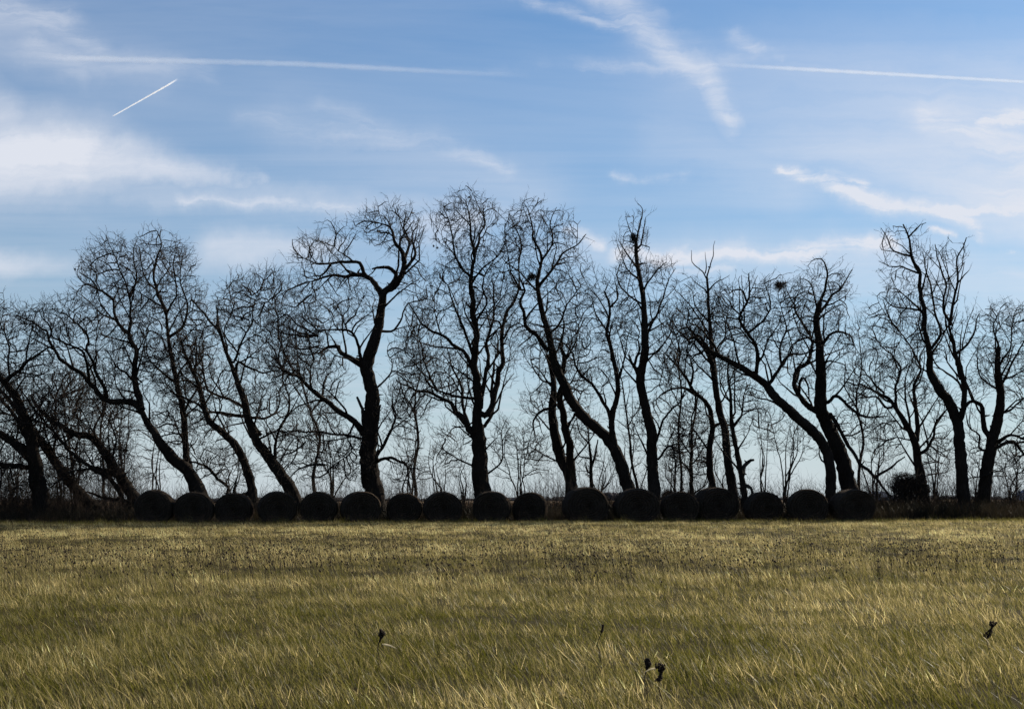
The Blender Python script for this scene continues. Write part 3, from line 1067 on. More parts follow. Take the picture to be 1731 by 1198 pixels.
TREES.append(dict(label="tall straight tree with a narrow pointed crown and a round nest near its top", D=60.8, limbs=[
    (24, 12, [1106, 872, 1106, 842, 1103, 786, 1101, 734, 1090, 682, 1083, 640, 1089, 606, 1092, 568, 1088, 511, 1083, 475, 1076, 437, 1075, 412]),
    (5, 2, [1075, 412, 1078, 390, 1084, 368, 1086, 350, 1078, 342]), (10, 6, [1083, 645, 1070, 615, 1062, 598], False), (8, 3, [1072, 620, 1080, 590, 1082, 560]),
    (7, 2, [1090, 575, 1100, 550, 1115, 525, 1124, 490, 1136, 455]), (6, 3, [1110, 745, 1117, 716, 1137, 694, 1155, 676, 1160, 650]), (6, 3, [1112, 775, 1126, 758, 1140, 762, 1142, 800]),
    (5, 2, [1083, 475, 1060, 455, 1050, 430]), (5, 2, [1088, 515, 1062, 500, 1045, 470, 1048, 440]), (4, 2, [1092, 600, 1115, 590, 1135, 560, 1140, 530]), (3, 1.5, [1075, 412, 1064, 385, 1058, 365])],
    blobs=[(1075, 365, 24, 24, 1.1), (1062, 410, 28, 40), (1090, 415, 20, 30, .7), (1075, 470, 44, 42), (1125, 480, 28, 45), (1115, 540, 40, 48), (1060, 540, 32, 48), (1130, 620, 35, 50, .8), (1075, 600, 30, 40, .6), (1140, 740, 34, 40, .8), (1080, 720, 30, 50, .4), (1050, 450, 20, 30, .6)]))
TREES.append(dict(label="slim tree with a bare dead antler-like top standing above its neighbours", D=62.0, limbs=[
    (19, 8, [1244, 872, 1239, 830, 1231, 784, 1226, 734, 1215, 690, 1208, 640, 1204, 594, 1199, 540, 1196, 495, 1195, 470]),
    (4.5, 1.6, [1195, 474, 1197, 459, 1203, 438, 1204, 415, 1207, 408], True), (3.5, 1.5, [1195, 472, 1187, 458, 1175, 448, 1170, 438, 1169, 427], True),
    (3, 1.3, [1192, 462, 1194, 450, 1192, 425], True), (3, 1.2, [1197, 451, 1203, 452], True), (4, 1.4, [1197, 492, 1211, 476, 1222, 472, 1234, 465], True),
    (14, 7, [1208, 640, 1203, 610, 1190, 590, 1176, 568, 1160, 552]),
    (5, 2, [1204, 600, 1225, 570, 1230, 530, 1240, 500]), (5, 2, [1199, 545, 1180, 520, 1170, 490])],
    blobs=[(1190, 530, 45, 45), (1220, 520, 35, 42), (1160, 550, 40, 40), (1185, 600, 50, 45), (1240, 560, 40, 40), (1175, 480, 24, 22, .7), (1230, 640, 40, 40, .7), (1150, 500, 26, 35, .8)]))
TREES.append(dict(label="crooked tree with limbs reaching left, behind the big fourteenth bale", D=63.2, limbs=[
    (17, 6, [1205, 872, 1204, 819, 1199, 765, 1204, 722, 1195, 684, 1172, 660, 1160, 640, 1146, 622, 1125, 598]),
    (7, 3, [1178, 668, 1150, 655, 1125, 662, 1105, 680]), (6, 3, [1168, 650, 1172, 620, 1160, 590]), (5, 2, [1146, 622, 1150, 590, 1140, 560]),
    (5, 3, [1176, 668, 1174, 700, 1166, 730]), (8, 5, [1208, 720, 1220, 715, 1238, 720])],
    blobs=[(1150, 620, 40, 40), (1175, 580, 40, 40, .8), (1130, 580, 36, 40, .9), (1175, 700, 40, 45), (1120, 690, 30, 40, .7), (1170, 770, 40, 45, .6)]))
TREES.append(dict(label="slender tree rising left of the big fourteenth bale, in front of the haze of twigs", D=64.4, limbs=[
    (11, 5, [1170, 872, 1170, 833, 1168, 779, 1170, 729, 1174, 710, 1178, 680, 1180, 660]), (5, 2, [1172, 835, 1185, 825, 1192, 822]), (4, 2, [1169, 770, 1150, 740, 1150, 700]), (4, 2, [1169, 785, 1190, 760, 1200, 740])],
    blobs=[(1165, 740, 45, 50, .9), (1180, 790, 36, 36, .7), (1145, 780, 32, 40, .6)]))
TREES.append(dict(label="thin paired tree with a snapped side stub beside the fifteenth bale", D=61.2, limbs=[
    (15, 6, [1258, 872, 1258, 838, 1251, 792, 1239, 729, 1236, 690, 1235, 660, 1231, 630, 1232, 600]),
    (10, 8, [1256, 800, 1260, 788, 1275, 778], True), (9, 4, [1258, 820, 1270, 825, 1276, 850], True), (6, 2, [1240, 720, 1252, 700, 1256, 675, 1262, 660, 1275, 655]), (4, 2, [1235, 680, 1220, 660, 1222, 630])],
    blobs=[(1240, 640, 36, 50), (1270, 680, 36, 40, .8), (1235, 740, 35, 45, .6)]))
TREES.append(dict(label="big tree leaning left in one long diagonal trunk over the second bale from the right", D=60.8, limbs=[
    (21, 16, [1408, 872, 1405, 842, 1404, 795, 1393, 752, 1372, 728, 1348, 706, 1316, 676, 1294, 650, 1275, 637, 1252, 621, 1222, 606, 1210, 598]),
    (10, 4, [1212, 600, 1197, 590, 1180, 568, 1165, 572, 1145, 560]), (7, 3, [1215, 602, 1205, 580, 1185, 555, 1165, 545]),
    (9, 4, [1278, 634, 1279, 595, 1265, 563, 1253, 540, 1264, 509, 1267, 485, 1265, 462]), (9, 4, [1300, 650, 1318, 622, 1335, 600, 1355, 598, 1375, 590]),
    (5, 2, [1264, 512, 1250, 490, 1232, 495, 1225, 480]), (6, 2, [1322, 620, 1318, 585, 1330, 555, 1322, 520, 1318, 492]),
    (5, 2, [1265, 563, 1290, 540, 1300, 505, 1290, 475]), (5, 2, [1320, 688, 1300, 678, 1280, 672, 1265, 660, 1258, 675]), (5, 2, [1404, 790, 1385, 772, 1382, 745]),
    (4, 2, [1255, 535, 1235, 520, 1222, 500])],
    blobs=[(1265, 500, 40, 38), (1305, 520, 40, 42), (1240, 550, 40, 42), (1290, 570, 50, 45), (1185, 560, 38, 34), (1330, 560, 40, 50), (1340, 500, 36, 36), (1225, 490, 24, 20, .8), (1260, 610, 50, 30, .7), (1310, 470, 30, 16, .7)]))
TREES.append(dict(label="stout leaning tree with a twisted drooping crown and a curled top, behind the last bale", D=62.0, limbs=[
    (34, 18, [1446, 872, 1438, 832, 1426, 782, 1411, 745, 1396, 715, 1387, 680, 1388, 632, 1386, 585, 1380, 545, 1386, 512]),
    (7, 3, [1386, 512, 1396, 480, 1399, 462, 1393, 444, 1384, 438, 1372, 442]), (14, 8, [1390, 700, 1365, 685, 1347, 662, 1342, 640, 1348, 622, 1366, 610, 1371, 585, 1368, 560]),
    (7, 3, [1368, 565, 1352, 536, 1338, 512, 1330, 492]), (8, 3, [1386, 590, 1402, 568, 1418, 562, 1438, 568, 1446, 590]), (7, 3, [1384, 530, 1405, 500, 1420, 488, 1432, 470, 1440, 456]),
    (9, 4, [1400, 680, 1412, 668, 1424, 675, 1447, 698, 1474, 706, 1501, 702]), (9, 6, [1405, 700, 1418, 725, 1432, 750, 1450, 778, 1474, 801, 1490, 820, 1508, 840]),
    (6, 4, [1480, 806, 1505, 790, 1528, 772]), (7, 3, [1350, 668, 1355, 640, 1365, 650, 1370, 680]), (6, 2, [1388, 640, 1402, 610, 1425, 615, 1435, 640]), (5, 2, [1368, 570, 1350, 575, 1335, 590, 1330, 620])],
    blobs=[(1390, 480, 48, 38), (1425, 500, 26, 40), (1365, 520, 42, 45), (1405, 560, 45, 45), (1430, 600, 26, 45), (1365, 600, 40, 40), (1330, 620, 30, 40), (1400, 450, 36, 14, .8), (1440, 720, 40, 40, .5), (1380, 650, 38, 35, .8), (1460, 680, 34, 40, .5)]))
TREES.append(dict(label="thick tree with low spreading limbs beside the dark round bush", D=63.0, limbs=[
    (25, 6, [1568, 872, 1562, 845, 1555, 800, 1546, 748, 1530, 715, 1516, 692, 1500, 672, 1478, 660, 1452, 648]),
    (12, 5, [1550, 745, 1550, 714, 1547, 680, 1546, 650, 1557, 625, 1555, 600]), (7, 3, [1516, 690, 1512, 665, 1519, 640, 1522, 620, 1505, 600, 1480, 575]),
    (6, 3, [1500, 690, 1480, 672, 1460, 668, 1440, 660]), (5, 2, [1495, 665, 1470, 640, 1455, 620, 1445, 610]), (8, 4, [1560, 765, 1580, 740, 1585, 715, 1600, 695, 1612, 690]),
    (5, 2, [1557, 620, 1540, 590, 1520, 560, 1500, 540]), (6, 3, [1540, 735, 1535, 700, 1530, 660, 1538, 620]), (5, 2, [1520, 560, 1500, 530, 1490, 505]), (4, 2, [1546, 745, 1520, 740, 1495, 745])],
    blobs=[(1500, 560, 45, 50), (1480, 620, 40, 48), (1520, 640, 45, 50, .9), (1545, 570, 38, 45), (1500, 510, 30, 30, .8), (1455, 650, 28, 45, .8), (1580, 680, 40, 50, .7), (1500, 740, 40, 45, .8), (1590, 770, 36, 45, .7), (1480, 540, 30, 36, .8)]))
TREES.append(dict(label="tall forked tree with an open airy double crown near the right edge", D=61.0, limbs=[
    (25, 17, [1634, 872, 1630, 848, 1625, 790, 1621, 738, 1616, 705, 1602, 676, 1590, 660, 1574, 630, 1571, 592, 1562, 560]),
    (12, 5, [1562, 560, 1562, 528, 1554, 490, 1553, 458, 1540, 433, 1535, 402, 1528, 380]), (15, 7, [1620, 715, 1628, 690, 1630, 655, 1622, 620, 1611, 588, 1606, 552, 1606, 540]),
    (7, 3, [1606, 550, 1609, 518, 1617, 475, 1618, 443, 1628, 420, 1634, 402]), (6, 3, [1606, 545, 1594, 520, 1600, 485, 1590, 455, 1584, 430, 1583, 412]),
    (7, 3, [1574, 590, 1590, 560, 1578, 530, 1574, 490, 1562, 455, 1560, 430]), (5, 2, [1540, 433, 1515, 425, 1500, 402, 1488, 385]), (5, 2, [1554, 462, 1530, 455, 1508, 450, 1485, 440]),
    (4, 2, [1535, 402, 1550, 385, 1566, 378]), (6, 3, [1614, 600, 1635, 580, 1650, 555, 1655, 530]), (6, 3, [1630, 665, 1615, 640, 1590, 625, 1575, 600]), (5, 2, [1562, 528, 1540, 520, 1510, 518, 1490, 500]),
    (4, 2, [1617, 480, 1632, 465, 1640, 455]), (10, 4, [1624, 640, 1618, 600, 1606, 565])],
    blobs=[(1525, 395, 42, 24, .9), (1505, 420, 24, 34, .7), (1545, 440, 30, 30, .6), (1520, 480, 36, 36, .8), (1612, 440, 32, 38, .7), (1575, 440, 24, 30, .5), (1590, 500, 40, 40, .6), (1545, 520, 40, 40), (1640, 560, 30, 40, .8), (1560, 590, 40, 45, .8), (1600, 580, 40, 45, .7)],
    dens=12, twig=0.6))
TREES.append(dict(label="rightmost thick tree with a rounded dense crown and low limbs bending out of the frame", D=62.2, limbs=[
    (28, 15, [1662, 872, 1663, 845, 1670, 792, 1679, 742, 1688, 702, 1692, 665, 1686, 622, 1688, 585]),
    (14, 8, [1676, 745, 1662, 710, 1657, 684, 1640, 680, 1630, 690]), (7, 3, [1690, 660, 1705, 625, 1720, 600, 1735, 560]), (9, 4, [1690, 755, 1712, 748, 1728, 762, 1745, 790]),
    (8, 4, [1688, 745, 1708, 735, 1735, 745, 1760, 750]), (6, 3, [1660, 760, 1656, 735, 1640, 722, 1634, 700]), (6, 2, [1688, 700, 1710, 690, 1735, 670, 1760, 665]),
    (5, 2, [1688, 585, 1680, 550, 1690, 520]), (5, 2, [1690, 660, 1660, 640, 1650, 610, 1655, 580]), (5, 2, [1686, 622, 1710, 580, 1712, 540, 1725, 515]), (5, 2, [1672, 800, 1650, 806, 1632, 812])],
    blobs=[(1690, 550, 45, 42), (1735, 570, 40, 60), (1665, 600, 34, 45), (1710, 630, 50, 50), (1745, 700, 45, 60), (1650, 660, 30, 40, .7), (1720, 780, 50, 45), (1655, 760, 34, 40, .6), (1700, 520, 30, 16, .7)]))

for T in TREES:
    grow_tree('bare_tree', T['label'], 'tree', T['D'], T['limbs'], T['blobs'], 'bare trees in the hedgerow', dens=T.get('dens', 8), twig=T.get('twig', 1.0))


# ------------------------------------------------------------------ thinner trees and many-stemmed shrubs behind
def fan(x, base, top, spread, n, w=4):
    """stems of a shrub that rise and spread from one foot"""
    L = []
    for i in range(n):
        t = random.uniform(-1, 1) * (.35 + .65 * random.random())
        tx = x + t * spread
        ty = top + abs(t) ** 1.5 * (base - top) * 0.35 + random.uniform(-8, 40)
        x1 = x + t * spread * 0.22
        x2 = x + t * spread * 0.6
        L.append((w * random.uniform(.8, 1.2), 1.4, [x + t * 3, base, x1 + random.uniform(-7, 7), base + (ty - base) * .33, x2 + random.uniform(-11, 11), base + (ty - base) * .68, tx, ty]))
    L.sort(key=lambda q: abs(q[2][-2] - x))
    return L


SHRUBS = [
    ("fan-shaped leafless shrub between the tenth bale and the broad forked tree", 66.0, 882, 866, 720, 48, 6, [(880, 760, 48, 50), (850, 790, 34, 34), (918, 785, 34, 36)]),
    ("many-stemmed leafless shrub under the long diagonal trunk, behind the fifteenth bale", 65.0, 1326, 866, 690, 52, 7, [(1320, 730, 50, 48), (1290, 720, 30, 45), (1358, 750, 34, 44)]),
    ("narrow many-stemmed leafless shrub reaching up to the diagonal trunk above third bale from right", 66.5, 1296, 866, 700, 30, 5, [(1280, 710, 30, 45), (1300, 740, 24, 40)]),
    ("sparse leafless sapling behind the seventh and eighth bales", 67.0, 745, 866, 745, 40, 5, [(745, 785, 44, 38), (715, 800, 26, 30)]),
    ("leafless sapling rising behind the gap left of the ninth bale", 66.0, 782, 866, 770, 26, 4, [(780, 800, 26, 30)]),
    ("leafless sapling with drooping twigs left of the massive gnarled tree", 65.5, 560, 866, 700, 56, 6, [(550, 770, 52, 44), (520, 740, 40, 34), (590, 800, 28, 30)]),
    ("leafless sapling at the right foot of the massive gnarled tree", 65.5, 690, 866, 690, 36, 5, [(690, 770, 36, 46), (700, 700, 30, 34)]),
    ("low leafless sapling behind the second and third bales", 67.0, 395, 866, 760, 50, 6, [(395, 800, 48, 32), (360, 775, 34, 30)]),
    ("thin leafless sapling behind the first bale", 66.5, 262, 868, 720, 40, 5, [(258, 790, 40, 40), (240, 740, 36, 34)]),
    ("thin leafless sapling showing between the fallen trunks and the first bale", 65.5, 205, 868, 620, 46, 6, [(200, 700, 44, 50), (190, 760, 44, 40)]),
    ("wispy leafless sapling in the middle of the tangle on the left", 65.0, 130, 868, 600, 50, 6, [(125, 650, 46, 48), (120, 720, 44, 44), (150, 620, 30, 34)]),
    ("leafless sapling at the far left edge behind the thick trunk", 65.5, 20, 868, 720, 50, 6, [(20, 800, 50, 42), (30, 750, 46, 34)]),
    ("low leafless sapling between the thick edge tree and the leaning tree", 64.5, 105, 868, 765, 40, 6, [(110, 815, 44, 30)]),
    ("leafless sapling behind the eleventh and twelfth bales", 66.5, 1015, 866, 740, 40, 6, [(1010, 785, 40, 36), (1040, 800, 24, 26)]),
    ("leafless sapling filling the gap right of the tall straight tree", 66.5, 1140, 866, 720, 30, 5, [(1140, 780, 30, 44), (1130, 810, 30, 24)]),
    ("leafless sapling behind the gap left of the tall straight tree", 67.0, 1070, 866, 700, 30, 5, [(1068, 740, 26, 44), (1080, 780, 24, 40)]),
    ("leafless sapling reaching up between the slim tree and the long diagonal trunk", 66.0, 1222, 866, 760, 26, 4, [(1222, 800, 24, 34)]),
    ("pale wispy sapling in the gap right of the last bale", 66.0, 1478, 866, 700, 40, 6, [(1475, 760, 38, 44), (1490, 720, 34, 34)]),
    ("dark slender sapling close right of the thick tree by the round bush", 64.0, 1580, 870, 720, 26, 5, [(1585, 790, 28, 50), (1600, 740, 24, 34)]),
    ("leafless sapling between the two trunks at the right edge", 65.5, 1650, 866, 740, 24, 4, [(1648, 790, 22, 40)]),
    ("leafless sapling at the far right edge behind the low bending limbs", 65.5, 1712, 868, 760, 34, 6, [(1712, 820, 34, 30), (1725, 790, 34, 30)]),
]
for lab, D, x, b, top, sp, n, bl in SHRUBS:
    L = fan(x, b, top, sp, n, 4.2)
    grow_tree('sapling', lab, 'sapling', D, L, bl, 'leafless saplings behind the bales', dens=16, twig=0.9, step=0.2, rtip=0.0062, spray=1.05, mat_=TWIG, depth_spread=1.3)

BACK = [
    ("slim tree filling the sky between the snapped tree and the gnarled tree", 67.5, [(9, 3, [535, 868, 530, 800, 540, 740, 520, 680, 505, 620, 500, 560]), (4, 2, [525, 700, 548, 660, 552, 620]), (4, 2, [512, 640, 480, 600, 470, 540, 460, 490])],
     [(475, 500, 36, 48, .8), (510, 600, 50, 55), (450, 460, 34, 20, .6), (540, 680, 40, 44)]),
    ("slim tree standing behind the gnarled tree, its twigs filling the gap on its right", 68.0, [(8, 3, [706, 868, 700, 800, 708, 740, 700, 680, 712, 620, 704, 570]), (4, 2, [704, 700, 680, 660, 672, 620])],
     [(700, 620, 40, 55, .8), (690, 700, 36, 46, .8), (715, 540, 30, 40, .6)]),
    ("short tree with two bare snapped tips in the middle of the row", 64.5, [(11, 5, [999, 868, 1000, 820, 999, 775, 996, 750, 994, 722]), (6, 4, [999, 790, 1006, 765, 1009, 742], True), (4, 2, [996, 750, 980, 730, 975, 700]), (4, 2, [999, 775, 980, 770, 970, 755])],
     [(985, 745, 26, 30), (975, 780, 20, 24)]),
    ("slim background tree between the tall straight tree and the slim dead-topped tree", 67.5, [(7, 3, [1150, 868, 1152, 800, 1146, 730, 1152, 670, 1146, 600, 1155, 540]), (3, 1.6, [1150, 690, 1130, 640, 1128, 590])],
     [(1148, 560, 36, 55, .7), (1140, 640, 34, 50, .7)]),
    ("slim background tree behind the twisted drooping crown", 67.0, [(8, 3, [1458, 868, 1452, 800, 1460, 740, 1448, 680, 1456, 620, 1450, 560]), (4, 2, [1452, 700, 1430, 650, 1428, 610])],
     [(1452, 570, 26, 50, .6), (1445, 640, 34, 46, .7)]),
    ("slim background tree in the gap between the long limb and the domed crown", 67.5, [(7, 3, [172, 868, 176, 800, 170, 740, 178, 670, 172, 610]), (3, 1.6, [174, 700, 150, 660, 140, 620])],
     [(170, 620, 40, 46, .7), (165, 700, 50, 50, .8)]),
    ("slim background tree left of the broad forked tree", 67.0, [(7, 3, [1090, 868, 1072, 800, 1064, 740, 1058, 690, 1050, 640, 1040, 600]), (3, 1.6, [1062, 720, 1080, 690, 1085, 650])],
     [(1050, 640, 34, 45, .6), (1060, 700, 30, 40, .7)]),
]
for lab, D, L, bl in BACK:
    if 'left of the broad' in lab:
        lab = "slim background tree leaning behind the foot of the tall straight tree"
    grow_tree('slim_tree', lab, 'tree', D, L, bl, 'slim trees behind the hedgerow', dens=16, twig=0.9, rtip=0.0064, spray=1.05)


# ------------------------------------------------------------------ hay bales
def hay_bale(i, x0, x1, ytop, D, yaw, label, seed):
    rg = np.random.default_rng(seed)
    k = px_m(D)
    cx = (x0 + x1) / 2
    c = at(cx, 860, D)
    Wd = (x1 - x0) * k * 0.5
    top = at(cx, ytop, D).z
    g0 = gz(c.x, D)
    top -= g0
    H = (top + .06) / 1.93
    ZC = top - H
    L = 1.25 + rg.uniform(-.06, .06)
    root = empty('hay_bale', (c.x, D, g0))
    root.rotation_euler = (0, 0, R(yaw))
    tag(root, label, 'hay bale', 'round hay bales lined up before the trees')
    nt = 72
    ph = rg.uniform(0, 6.28, 6)
    th = np.arange(nt) / nt * 2 * math.pi
    lump = 1 + 0.012 * np.sin(2 * th + ph[0]) + 0.010 * np.sin(3 * th + ph[1]) + 0.008 * np.sin(5 * th + ph[2]) + 0.006 * np.sin(11 * th + ph[3])

    def outline(s):
        x = Wd * s * lump * np.cos(th)
        z = H * s * lump * np.sin(th)
        # the weight flattens the underside
        x = x * (1 + 0.05 * np.clip(-z / H, 0, 1))
        z = np.where(z < -H * 0.85, -H * 0.85 + (z + H * 0.85) * 0.40, z)
        return x, z

    verts = []
    rows = []

    def ring(s, y, jitter):
        x, z = outline(s)
        r = len(verts) // nt
        jx = rg.normal(size=nt) * jitter
        for q in range(nt):
            kx = 1 + jx[q] / max(s, .15)
            verts.append((x[q] * kx, y[q] if hasattr(y, '__len__') else y, z[q] * kx + ZC))
        rows.append(r)

    # rolled front face: layers wound in a spiral, each a ridge with a groove beside it
    nr = 30
    spiral = rg.uniform(0, 6.28)
    for a in range(1, nr + 1):
        s = a / nr * 0.965
        g = 0.034 * np.sin(s * 2 * math.pi * 8 - th + spiral) + 0.010 * rg.normal(size=nt) + 0.03 * (1 - s) * rg.uniform(.6, 1.2)
        yy = -L / 2 + g + 0.02 * np.sin(th * 2 + ph[4]) * s + (0.07 * max(0, (s - .86) / .14) ** 2)
        ring(s, yy, 0.003)
    for y, s in ((-L / 2 + .14, .99), (-L / 2 + .26, 1.0), (-L * .25, 1.006), (-L * .1, .995), (0.0, 1.004), (L * .12, .996), (L * .25, 1.005), (L / 2 - .2, 1.0), (L / 2 - .07, .985), (L / 2, .94)):
        ring(s, y, 0.006)
    for a in (0.8, 0.6, 0.4, 0.2):
        ring(a, L / 2 + 0.02 * math.sin(a * 40), 0.004)
    faces = []
    nring = len(rows)
    for r in range(nring - 1):
        for q in range(nt):
            q2 = (q + 1) % nt
            faces.append((r * nt + q, r * nt + q2, (r + 1) * nt + q2, (r + 1) * nt + q))
    verts.append((0, -L / 2 + 0.04, ZC))
    cF = len(verts) - 1
    verts.append((0, L / 2, ZC))
    cB = len(verts) - 1
    for q in range(nt):
        faces.append((cF, (q + 1) % nt, q))
        faces.append((cB, (nring - 1) * nt + q, (nring - 1) * nt + (q + 1) % nt))
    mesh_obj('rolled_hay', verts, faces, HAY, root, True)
    # straw sticking out of the roll
    n = 700
    t = rg.uniform(0, 2 * math.pi, n)
    onface = rg.random(n) < 0.45
    s = np.where(onface, np.sqrt(rg.random(n)) * .96, 1.0)
    y = np.where(onface, -L / 2, rg.uniform(-L / 2, L / 2, n))
    B = np.stack([Wd * s * np.cos(t), y, H * s * np.sin(t) + ZC], 1)
    rad_ = np.stack([np.cos(t), np.zeros(n), np.sin(t)], 1)
    tan = np.stack([-np.sin(t), rg.normal(size=n) * .3, np.cos(t)], 1)
    nrm = np.where(onface[:, None], np.array([0, -1.0, 0])[None, :], rad_)
    d = nrm * rg.uniform(.05, .5, n)[:, None] + tan * rg.choice([-1, 1], n)[:, None] * rg.uniform(.5, 1, n)[:, None] + rg.normal(size=(n, 3)) * .2
    d /= np.linalg.norm(d, axis=1)[:, None]
    Ln = rg.uniform(.05, .20, n)[:, None]
    B = B - nrm * 0.01
    ok = B[:, 2] > 0.03
    B, d, Ln = B[ok], d[ok], Ln[ok]
    s2 = Soup()
    s2.twigs(B, B + d * Ln * .5, B + (d + rg.normal(size=d.shape) * .25) * Ln, np.full(len(B), .0032), np.full(len(B), .0026))
    o = s2.build('loose_straw', STRAW, root, False)
    o['kind'] = 'stuff'


BALES = [
    (230, 294, 828, 57.0, 6, "hay bale at the left end of the row, touching the tangle of fallen trunks"),
    (296, 361, 831, 57.0, 9, "second hay bale from the left, in front of the tree with the long sweeping limb"),
    (365, 428, 833, 57.3, 4, "third hay bale from the left, below the jagged stump"),
    (437, 500, 830, 57.0, 14, "fourth hay bale from the left, against the foot of the snapped leaning tree"),
    (508, 571, 831, 57.2, 5, "fifth hay bale from the left, in the open gap before the massive gnarled tree"),
    (577, 642, 830, 56.8, 13, "sixth hay bale from the left, right in front of the massive gnarled trunk"),
    (654, 713, 833, 57.6, 3, "small seventh hay bale from the left, just right of the gnarled trunk"),
    (716, 780, 831, 57.2, 7, "eighth hay bale from the left, alone before the thin saplings"),
    (800, 863, 830, 57.0, -4, "ninth hay bale from the left, under the broad many-forked tree"),
    (867, 926, 832, 57.8, -5, "tenth hay bale from the left, standing apart before the fan-shaped shrub"),
    (953, 1026, 823, 56.8, 8, "large eleventh hay bale from the left, before the twin-stemmed tree"),
    (1039, 1112, 825, 56.9, 5, "large twelfth hay bale from the left, between the forked and the tall straight trees"),
    (1117, 1180, 831, 57.4, -2, "thirteenth hay bale from the left, tucked against a taller one on its right"),
    (1174, 1243, 823, 58.6, 10, "tall fourteenth hay bale from the left, set back before the slim dead-topped tree"),
    (1261, 1319, 831, 57.8, 4, "fourth hay bale from the right, small and low before the snapped side stub"),
    (1332, 1398, 827, 57.0, -3, "third hay bale from the right, below the long diagonal trunk"),
    (1407, 1474, 827, 56.6, 8, "hay bale at the right end of the row, against the stout leaning trunk"),
]
BALES[14] = BALES[14][:5] + ("third hay bale from the right, small and low before the snapped side stub",)
BALES[15] = BALES[15][:5] + ("second hay bale from the right, below the long diagonal trunk",)
for i, b in enumerate(BALES):
    hay_bale(i, *b, seed=100 + i)


# ------------------------------------------------------------------ nests and leaf clumps caught in the crowns
def stick_ball(name, label, cat, x, y, D, wpx, hpx, nst, group=None):
    nst = int(nst * 2.2)
    k = px_m(D)
    c = np.array(at(x, y, D))
    root = empty(name, c)
    tag(root, label, cat, group)
    rx, rz = wpx * k * .5, hpx * k * .5
    # a rough core of packed leaves
    n1, n2 = 14, 9
    vs, fs = [], []
    for a in range(n2 + 1):
        p = math.pi * a / n2
        for b in range(n1):
            t = 2 * math.pi * b / n1
            q = 0.62 + random.uniform(-.22, .2)
            vs.append((rx * q * math.sin(p) * math.cos(t), rx * q * math.sin(p) * math.sin(t), rz * q * math.cos(p)))
    for a in range(n2):
        for b in range(n1):
            fs.append((a * n1 + b, a * n1 + (b + 1) % n1, (a + 1) * n1 + (b + 1) % n1, (a + 1) * n1 + b))
    mesh_obj('leaf_core', vs, fs, SEED, root)
    s = Soup()
    d = RNG.normal(size=(nst, 3))
    d /= np.linalg.norm(d, axis=1)[:, None]
    B = d * np.array([rx, rx, rz]) * .8
    tn = np.cross(d, RNG.normal(size=(nst, 3)))
    tn /= np.linalg.norm(tn, axis=1)[:, None]
    dd = tn * .9 + d * .5
    L = RNG.uniform(.5, 1.1, nst)[:, None] * rx
    s.twigs(B, B + dd * L * .5, B + dd * L, np.full(nst, .007), np.full(nst, .005))
    o = s.build('sticks', TWIG, root, False)
    o['kind'] = 'stuff'


stick_ball('squirrel_nest', "round dark nest near the top of the narrow pointed crown", 'nest', 1072, 403, 60.7, 15, 17, 120, 'nests in the bare crowns')
stick_ball('squirrel_nest', "wide dark nest above the long diagonal trunk", 'nest', 1318, 482, 60.8, 19, 13, 120, 'nests in the bare crowns')
stick_ball('squirrel_nest', "dark nest half hidden in the crown of the forked arching tree", 'nest', 899, 468, 60.6, 15, 13, 110, 'nests in the bare crowns')
for x, y, lb in ((793, 333, "tiny dark leaf clump at the very top of the broad forked tree"), (733, 416, "left one of two tiny leaf clumps between the gnarled and the broad trees"),
                 (739, 419, "right one of two tiny leaf clumps between the gnarled and the broad trees"), (753, 409, "tiny dark leaf clump on the left side of the broad tree's crown"),
                 (127, 455, "tiny dark leaf clump on the left rim of the domed left crown")):
    stick_ball('leaf_clump', lb, 'leaf clump', x, y, 61.0, 4.2, 4.2, 14, 'small leaf clumps caught in the twigs')


# ------------------------------------------------------------------ grass and weeds
def clump_mesh(name, material, nb, rad, h0, h1, w, lean, bend, seed, heads=0.0, segs=3):
    rg = np.random.default_rng(seed)
    vs, fs, tint = [], [], []
    for b in range(nb):
        a = rg.uniform(0, 2 * math.pi)
        r = math.sqrt(rg.random()) * rad
        x, y = r * math.cos(a), r * math.sin(a)
        h = rg.uniform(h0, h1) * (1 - 0.25 * r / rad)
        la = rg.normal(math.pi, 1.2)          # most lean towards -X with the wind
        lx, ly = math.cos(la), math.sin(la) * .7
        ln = lean * rg.uniform(.3, 1.5)
        bd = bend * rg.uniform(.2, 1.5)
        fa = rg.uniform(0, math.pi)
        wx, wy = math.cos(fa), math.sin(fa)
        ww = w * rg.uniform(.6, 1.35)
        tt = rg.beta(0.5, 0.72)
        n0 = len(vs)
        for s in range(segs + 1):
            t = s / segs
            off = ln * t + bd * t * t
            px_, py_ = x + lx * off * h, y + ly * off * h
            pz = h * (t - 0.22 * (ln + bd) * t * t * .5) - 0.02
            hw = ww * (1 - t ** 1.6) * .5 if s < segs else 0
            if s < segs:
                vs.append((px_ - wx * hw, py_ - wy * hw, pz))
                vs.append((px_ + wx * hw, py_ + wy * hw, pz))
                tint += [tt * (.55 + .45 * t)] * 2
            else:
                vs.append((px_, py_, pz))
                tint.append(tt)
        for s in range(segs - 1):
            q = n0 + s * 2
            fs.append((q, q + 1, q + 3, q + 2))
        q = n0 + (segs - 1) * 2
        fs.append((q, q + 1, q + 2))
    me = bpy.data.meshes.new(name)
    me.from_pydata(vs, [], fs)
    at_ = me.attributes.new('blade_tint', 'FLOAT', 'POINT')
    at_.data.foreach_set('value', np.array(tint, dtype=np.float32))
    me.materials.append(material)
    return me


